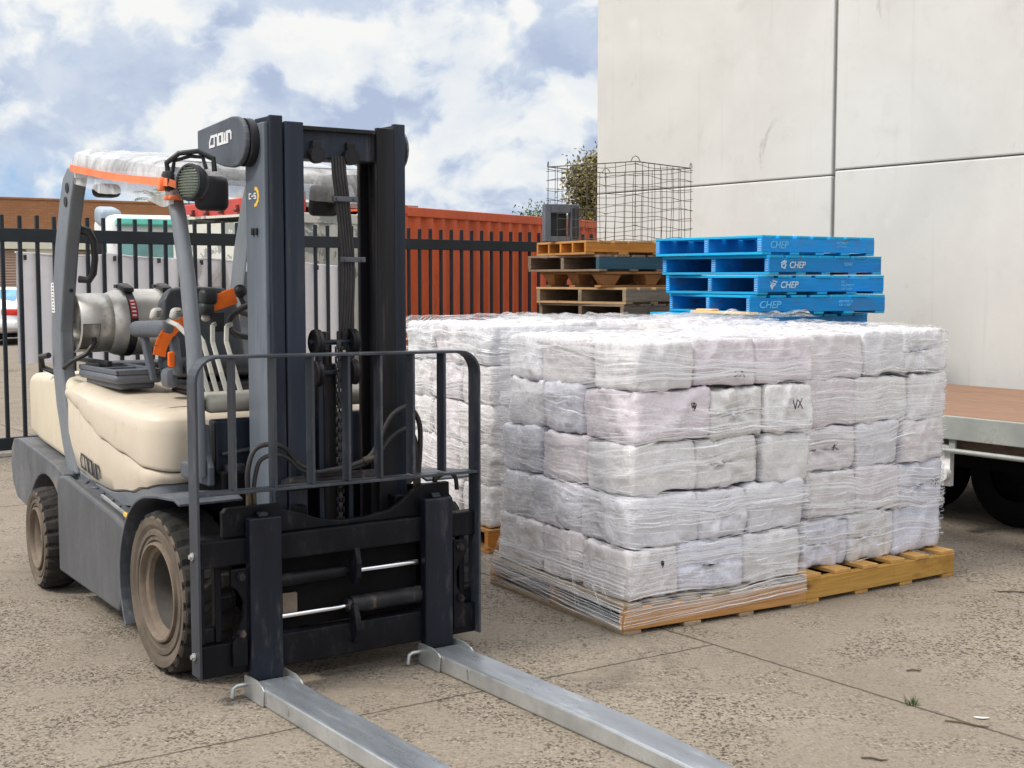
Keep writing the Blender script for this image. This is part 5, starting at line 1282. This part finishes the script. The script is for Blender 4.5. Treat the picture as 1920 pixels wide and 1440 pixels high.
for lf in (0, 1):
    y = -.48 if not lf else .47
    q = MB(); q.tube([(x, y, z) for x, z, _ in FP], .034, 14); fp = q.build('front_pillar', M['grey'], fk)
    q = MB(); q.tube([(x - .012, y + (.030 if not lf else -.03), z) for x, z, _ in FP[:-1]], .012, 8); q.build('slot_shade', M['black'], fp)  # black tube stands in for the shade in the pillar's slot
    if lf:
        q = MB(); q.box((-2.192, .525, 1.77), (.004, .06, .10), ry=R(17)); s2_ = q.build('sticker', M['white'], lrp)
        q = MB(); [q.box((-2.1925 + .305 * .016 * (i - 2) + .004, .525 + .004 * (i % 2), 1.77 + .016 * (i - 2)), (.002, .045 - .01 * (i % 3), .005), ry=R(17)) for i in range(5)]; q.build('small_print', M['ink'], s2_)
q = MB(); q.rbox((-1.45, .01, 2.225), (1.36, .98, .05), .02, 2, ry=R(4.2)); q.build('roof_panel', M['grey_dark'], fk)
q = MB(); q.tube([(-.86, -.46, 2.165), (-.78, -.40, 2.15), (-.78, .40, 2.15), (-.86, .45, 2.165)], .028, 10); q.build('roof_front_bar', M['grey'], fk)
q = MB(); q.rbox((-2.0, -.36, 2.135), (.12, .13, .07), .03, 3); q.build('rear_lamp', M['black'], fk)
# --- round lamp with its cable on the right front pillar; square lamp seen through the mast
lamp = bpy.data.objects.new('work_lamp', None); C.objects.link(lamp); lamp.parent = fk; lamp.location = (-.545, -.45, 2.085); lamp.rotation_euler = (R(-4), R(0), R(22)); lamp.scale = (.68, .8, .74)
q = MB(); q.lathe([(0, -.01), (.098, -.01), (.105, 0), (.105, .03), (.09, .06), (.05, .085), (0, .09)], (0, -.05, 0), 36); q.build('housing', M['black'], lamp)
q = MB(); q.lathe([(0, -.066), (.04, -.0655), (.092, -.0625), (.094, -.0605), (0, -.0605)], (0, 0, 0), 36)
for i in range(11):
    h = -.08 + .016 * i; wd = math.sqrt(max(0, .09 ** 2 - h * h)); q.span((-wd, -.069, h - .002), (wd, -.0655, h + .002))
q.build('lens', M['lens'], lamp)
q = MB(); q.lathe([(.093, -.07), (.106, -.068), (.108, -.055), (.094, -.056)], (0, 0, 0), 36, close=True); q.build('bezel', M['black'], lamp)
q = MB(); q.rbox((-.60, -.365, 2.05), (.06, .15, .15), .03, 3); q.bar((-.62, -.42, 2.06), (-.72, -.44, 2.06), .04, .04); q.build('lamp_bracket', M['black'], fk)
q = MB(); q.rbox((-.66, -.535, 2.10), (.06, .05, .09), .02, 2); q.bar((-.66, -.53, 2.08), (-.58, -.44, 2.08), .03, .03); q.build('lamp_mount', M['black'], fk)
q = MB(); q.tube([(-.66, -.535, 2.14), (-.66, -.54, 2.175), (-.62, -.50, 2.215), (-.58, -.43, 2.225), (-.55, -.375, 2.195), (-.55, -.37, 2.14)], .012, 8); q.tube([(-.66, -.515, 2.13), (-.65, -.51, 2.185), (-.61, -.455, 2.205), (-.58, -.41, 2.20), (-.57, -.40, 2.15)], .009, 8); q.build('lamp_cable', M['black'], fk)
q = MB(); q.rbox((-.74, .245, 2.045), (.05, .15, .145), .035, 3, ry=R(10)); q.build('work_lamp', M['black'], fk); q = MB(); q.cyl((-.71, .27, 2.06), (-.66, .29, 2.06), .035, 16); q.bar((-.70, .28, 2.05), (-.68, .29, 1.99), .03, .02); q.bar((-.73, .25, 2.10), (-.77, .26, 2.17), .03, .02); q.build('lamp_bracket', M['hose'], fk, bevel=.003)
# --- seat
q = MB(); q.rbox((-1.76, .015, 1.42), (.13, .45, .57), .062, 5, ry=R(-10), shape=lambda v: Vector((v.x + .05 * (v.y / .22) ** 2, v.y * (1.05 - .32 * max(0, v.z / .28) ** 3 * .6), v.z - .13 * abs(v.y / .22) ** 2.4 * max(0, v.z / .28)))); q.build('seat_back', M['seat'], fk, sub=1)
q = MB(); q.rbox((-1.45, .015, 1.245), (.52, .47, .11), .05, 4, ry=R(-4)); q.build('seat_cushion', M['seat'], fk, sub=1)
q = MB(); q.rbox((-1.43, .02, 1.165), (.50, .44, .05), .02, 2); q.build('seat_suspension', M['black'], fk); q = MB(); q.rbox((-1.45, .03, 1.125), (.44, .38, .03), .01, 2); q.build('seat_plinth', M['hose'], fk)
for y in (-.30,):
    q = MB(); q.rbox((-1.55, y, 1.435), (.46, .085, .085), .035, 4, ry=R(-2)); o = q.build('armrest', M['plastic_grey'], fk, sub=1)
    q = MB(); q.bar((-1.66, y, 1.41), (-1.62, y + .03, 1.17), .035, .05, (1, 0, 0)); q.build('armrest_stem', M['plastic_grey'], o, bevel=.008)
q = MB(); q.rbox((-1.36, -.25, 1.31), (.05, .05, .2), .02, 2, ry=R(-14)); q.rbox((-1.40, -.27, 1.20), (.10, .07, .10), .03, 2); q.build('belt_reel', M['plastic_grey'], fk)
def belt(P, wd, up):
    q = MB(); pp = [Vector(p) for p in P]
    for a, b in zip(pp, pp[1:]): q.bar(a, b + (b - a) * .02, wd, .004, up)
    return q.build('seat_belt', M['orange'], fk)
belt([(-1.31, -.352, 1.315), (-1.315, -.342, 1.355), (-1.32, -.323, 1.393), (-1.325, -.305, 1.417), (-1.33, -.282, 1.437), (-1.338, -.26, 1.453), (-1.345, -.235, 1.465), (-1.37, -.17, 1.475)], .062, (1, 0, 0))
q = MB(); q.rbox((-1.33, -.285, 1.295), (.02, .035, .075), .015, 3); q.build('buckle', M['orange'], fk)
q = MB(); q.rbox((-.93, -.185, 1.585), (.02, .135, .075), .008, 2, rx=R(18)); q.build('lever_guard', M['orange'], fk)
q = MB(); q.rbox((-.93, -.255, 1.60), (.07, .075, .07), .02, 3); q.rbox((-.93, -.265, 1.545), (.07, .065, .06), .02, 3); q.span((-.95, -.245, 1.44), (-.91, -.185, 1.53)); q.bar((-.94, -.22, 1.615), (-.94, -.13, 1.61), .03, .02); q.build('lever_console', M['black'], fk, bevel=.004)
q = MB(); q.sphere((-.98, -.075, 1.625), (.035, .035, .032)); q.cyl((-.98, -.075, 1.60), (-.96, -.06, 1.55), .012, 10); q.build('knob', M['black'], fk)
# --- storage tray on the right side of the seat
q = MB(); q.rbox((-1.92, -.34, 1.185), (.60, .25, .05), .024, 3); q.rbox((-1.92, -.34, 1.15), (.52, .19, .04), .015, 2)
for a, b in (((-2.215, -.46, 1.205), (-1.625, -.445, 1.232)), ((-2.215, -.235, 1.205), (-1.625, -.22, 1.232)), ((-2.215, -.4449, 1.205), (-2.19, -.2351, 1.232)), ((-1.70, -.4449, 1.205), (-1.625, -.2351, 1.232)), ((-1.99, -.4449, 1.205), (-1.975, -.2351, 1.225))): q.span(a, b)
q.build('storage_tray', M['plastic_grey'], fk, bevel=.006)
# --- steering and levers
q = MB(); ct_ = Vector((-.93, .03, 1.50)); ax = Vector((-.55, 0, .83)).normalized(); e1 = Vector((0, 1, 0)); e2 = ax.cross(e1)
q.tube([ct_ + (e1 * math.cos(2 * math.pi * i / 36) + e2 * math.sin(2 * math.pi * i / 36)) * .175 for i in range(36)], .015, 10, closed=True)
for a in (200, 340, 90): q.bar(ct_ - ax * .02, ct_ + (e1 * math.cos(R(a)) + e2 * math.sin(R(a))) * .165, .02, .012, ax)
q.cyl(ct_ - ax * .05, ct_ + ax * .005, .045, 18); q.build('steering_wheel', M['black'], fk)
q = MB(); q.cyl(ct_ - ax * .04, (-.62, .03, 1.02), .035, 14, r2=.06); q.build('steering_column', M['black'], fk)
for i, (kn, b0) in enumerate((((-.99, -.480, 1.525), (-.60, -.385, 1.15)), ((-.97, -.395, 1.525), (-.60, -.345, 1.15)), ((-.95, -.25, 1.515), (-.60, -.30, 1.15)), ((-.94, -.185, 1.505), (-.60, -.235, 1.15)))):
    k_ = Vector(kn); b_ = Vector(b0); m1 = Vector((-.80, b_.y + .01, 1.40)); m2 = Vector((-.66, b_.y - .01, 1.27))
    q = MB(); P = [k_ + Vector((0, .05, -.03)), k_.lerp(m1, .5) + Vector((0, .012, .012)), m1, m2, b_]
    for a, c_ in zip(P, P[1:]): q.bar(a, c_ + (c_ - a) * .03, .022, .010, (1, 0, 0))
    o = q.build('control_lever', M['lever'], fk, bevel=.003)
    if i < 3:
        q = MB(); q.rbox(k_, (.045, .052, .055), .018, 3, shape=lambda v: Vector((v.x, v.y + .25 * v.z, v.z))); kb_ = q.build('lever_knob', M['lever'], o)
        q = MB(); [q.box((k_.x + .024, k_.y + .006, k_.z + .010 * j), (.003, .022, .003)) for j in (-1, 0, 1)]; q.build('knob_mark', M['ink'], kb_)
# --- cowl and bulkhead behind the mast
q = MB(); q.rbox((-.58, YC, 1.15), (.16, .97, .075), .03, 4, ry=R(6)); q.build('cowl', M['cowl'], fk)
q = MB(); q.span((-.60, -.40, .80), (-.52, my(-.40), 1.075)); q.build('bulkhead', M['mast'], fk, bevel=.01)
q = MB(); q.prism([(-.60, .80), (-.47, .80), (-.47, .88), (-.50, .93), (-.52, 1.06), (-.60, 1.06)], 'Y', -.455, -.425); q.build('cowl_bracket', M['grey_dark'], fk, bevel=.008)
q = MB(); q.rbox((-.50, -.33, .86), (.10, .09, .06), .015, 2); q.sphere((-.47, -.24, .855), .03); q.cyl((-.5, -.38, .93), (-.47, -.2, .95), .012, 8); q.build('hose_bundle', M['black'], fk)
q = MB(); q.prism([(-.76, .81), (-.58, .805), (-.60, .86), (-.68, .885), (-.76, .88)], 'Y', -.47, -.44); q.build('fender_bracket', M['grey_dark'], fk, bevel=.01)
# gas bottle cradle
q = MB(); q.span((-2.62, -.36, 1.225), (-2.06, -.33, 1.25)); q.span((-2.55, -.32, 1.19), (-2.10, .42, 1.222)); q.build('bottle_cradle', M['black'], fk, bevel=.004)
q = MB(); q.tube([(-2.5, -.50, 1.17), (-2.56, -.55, 1.20), (-2.52, -.57, 1.26), (-2.44, -.55, 1.27)], .016, 8); q.build('fuel_hose', M['hose'], fk)

# ------------------------------------------------------------------ gas bottle lying across the counterweight
gb = thing('gas_bottle', 'silver aluminium gas bottle lying across the forklift behind the seat', 'gas bottle', FO + Vector((-.10 * math.cos(R(35)), -.10 * math.sin(R(35)), 0)), FR)
gx, gz = -2.33, 1.445
def ring_pts(r_, y): return r_, y
q = MB(); q.lathe([(0, -.215), (.06, -.213), (.12, -.20), (.160, -.17), (.178, -.125), (.1815, -.08), (.1815, .33), (.17, .38), (.10, .42), (0, .43)], (gx, 0, gz), 56); q.build('cylinder', M['alu'], gb)
q = MB(); n = 48; prof = [(.158, -.165), (.160, -.25), (.158, -.345), (.150, -.352), (.148, -.25), (.150, -.165)]
vs = [(gx + r_ * math.cos(2 * math.pi * k / n), y, gz + r_ * math.sin(2 * math.pi * k / n)) for k in range(n) for r_, y in prof]; fs = []
for k in range(n):
    a = math.degrees(2 * math.pi * (k + .5) / n); a = a - 360 if a > 180 else a
    for i in range(6):
        if -62 < a < 2 and i in (1, 4) : continue
        if -62 < a < 2 and i in (0, 5): pass
        fs.append((k * 6 + i, k * 6 + (i + 1) % 6, ((k + 1) % n) * 6 + (i + 1) % 6, ((k + 1) % n) * 6 + i))
q.add(vs, fs, 0, True); q.build('collar', M['alu'], gb, recalc=False)
q = MB(); q.cyl((gx, -.215, gz), (gx, -.27, gz), .022, 14); q.cyl((gx + .0, -.27, gz), (gx + .0, -.27, gz + .06), .018, 12); q.cyl((gx + .02, -.265, gz - .01), (gx + .09, -.265, gz - .05), .022, 12); q.build('valve', M['brass'], gb)
q = MB(); q.tube([(gx + .09, -.265, gz - .05), (gx + .14, -.28, gz - .10), (gx + .15, -.33, gz - .16), (gx + .12, -.40, gz - .20), (gx + .06, -.42, gz - .235)], .013, 8); q.build('gas_hose', M['hose'], gb)
for y in (-.075, .14):
    q = MB(); q.lathe([(.183, y - .022), (.186, y - .02), (.186, y + .02), (.183, y + .022)], (gx, 0, gz), 48, close=True); o = q.build('strap', M['black'], gb)
    q = MB(); q.rbox((gx + .05, y, gz + .188), (.11, .06, .03), .01, 2, ry=R(14)); q.span((gx - .06, y - .03, gz + .186), (gx - .02, y + .03, gz + .205)); q.build('strap_latch', M['hose'], o)
q = MB()
for k in range(7):
    a0, a1 = R(8 + 5 * k), R(8 + 5 * (k + 1)); P = [(gx + .1885 * math.cos(a), y, gz + .1885 * math.sin(a)) for a in (a0, a1) for y in (-.092, -.058)]
    q.add(P, [(0, 1, 3, 2)])
lb_ = q.build('label', M['red'], gb)
q = MB()
for k in range(5):
    a = R(13 + 6.5 * k); c_ = Vector((gx + .1895 * math.cos(a), -.075, gz + .1895 * math.sin(a))); q.bar(c_ - Vector((0, .011, 0)), c_ + Vector((0, .011, 0)), .008, .001, (math.cos(a), 0, math.sin(a)))
q.build('label_print', M['white'], lb_)

# ------------------------------------------------------------------ milky plastic sheet strapped over the overhead guard
pc = thing('plastic_cover', 'milky plastic sheet draped over the forklift roof, held by an orange strap', 'plastic sheet', FO, FR)
X0, X1, Y0, Y1 = -1.95, -.66, -.525, .545
def ztop(x): return 2.335 + (2.185 - 2.335) * (x - X0) / (X1 - X0)
def cover(u, v):
    ex = .175; L1, L2 = X1 - X0 + 2 * ex, Y1 - Y0 + 2 * ex
    a, b = X0 - ex + L1 * u, Y0 - ex + L2 * v
    dx = max(X0 - a, a - X1, 0); dy = max(Y0 - b, b - Y1, 0); drop = max(dx, dy)
    x = min(max(a, X0), X1); y = min(max(b, Y0), Y1)
    z = ztop(x) + .008 * abs(fbm((a * 2.2, b * 2.2, 1), 2, 4)) + .014 * fbm((a, b * .8, 5), 1.6, 2)
    z -= drop * (.92 if dy >= dx else .75) + (.02 if drop > 0 else 0) * 1
    w_ = drop / ex
    if dy > 0:
        pl_ = math.sin(a * 11 + 2.2 * fbm((a, 0, 2), 3, 2)) * .35 + .6 * fbm((a, b * .3, 8), 4, 2)
        y += (-1 if b < Y0 else 1) * (w_ * (.020 * pl_) + .016 * math.sin(math.pi * min(1, w_ * 1.3))); z -= .05 * w_ * max(0, fbm((a, 3, 1), 3, 2))
    if dx > 0: x += (-1 if a < X0 else 1) * (w_ * .02 * math.sin(b * 15) + .02 * math.sin(math.pi * w_))
    e = min(x - X0, X1 - x, y - Y0, Y1 - y)
    if drop == 0 and e < .06: z -= .03 * (1 - e / .06) ** 2
    return (x, y, z)
q = MB(); q.grid(96, 84, cover); q.build('sheet', M['sheet'], pc)
q = MB(); P = [Vector((X0 + (X1 - X0 + .06) * i / 12, Y0 - .032 - .006 * math.sin(i * 1.7), ztop(X0 + (X1 - X0) * i / 12) - .095 - .012 * math.sin(math.pi * i / 12))) for i in range(13)]
for a, b in zip(P, P[1:]): q.bar(a, b + (b - a) * .03, .004, .034, (0, 0, 1))
for a, b in (((X1 + .06, Y0 - .03, P[-1].z), (X1 + .08, Y0 + .06, P[-1].z - .03)),): q.bar(a, b, .004, .03)
q.build('strap', M['strap'], pc)
q = MB(); q.rbox((-.66, -.565, 2.085), (.03, .03, .06), .01, 2); q.rbox((-.665, -.50, 2.03), (.085, .085, .02), .008, 2); q.build('strap_end', M['strap'], pc)

# ------------------------------------------------------------------ galvanised fork extension sleeves
for y, side_ in ((-.400, 'left'), (.415, 'right')):
    t = thing('fork_sleeve', 'long galvanised extension sleeve over the forklift fork ' + ('on the near side, its pin hooked out' if side_ == 'left' else 'nearer the wrapped sacks'), 'fork sleeve', FO, FR, 'fork extension sleeves')
    L = 2.05; W0, W1 = .158, .105
    vs = []
    for x, wd, h in ((.012, W0, .078), (1.25, W0 - .004, .078), (1.9, W1 + .02, .05), (L, W1, .03)):
        vs += [(x, y - wd / 2, .002), (x, y + wd / 2, .002), (x, y + wd / 2, h), (x, y - wd / 2, h)]
    q = MB(); q.add(vs, [(4 * i + k, 4 * i + (k + 1) % 4, 4 * i + 4 + (k + 1) % 4, 4 * i + 4 + k) for i in range(3) for k in (0, 1, 3)], 0)
    q.add(vs, [(4 * i + 2, 4 * i + 3, 4 * i + 7, 4 * i + 6) for i in range(3)], 1)
    q.add(vs, [(3, 2, 1, 0), (12, 13, 14, 15)], 0)
    q.build('sleeve', [M['galv'], M['galv_top']], t, bevel=.009, weld=True)
    for sg in (-1, 1):
        q = MB(); q.prism([(-.055, .004), (.12, .003), (.13, .070), (.11, .083), (.06, .095), (-.045, .095), (-.055, .09)], 'Y', y + sg * (W0 / 2 + .0005), y + sg * (W0 / 2 + .0085)); q.build('heel_lug', M['galv'], t, bevel=.002)
    q = MB(); q.tube([(-.035, y - W0 / 2 - .009, .058), (-.035, y - W0 / 2 - .05, .058), (-.035, y - W0 / 2 - .065, .050), (-.035, y - W0 / 2 - .07, .012)], .009, 10); q.build('heel_pin', M['galv'], t)
    for k, x in enumerate((.135, .335)):
        q = MB(); q.rbox((x, y - W0 / 2 - .001, .045), (.012, .007, .055 if k == 0 else .04), .003, 2); q.build('weld_bead', M['chrome'], t)
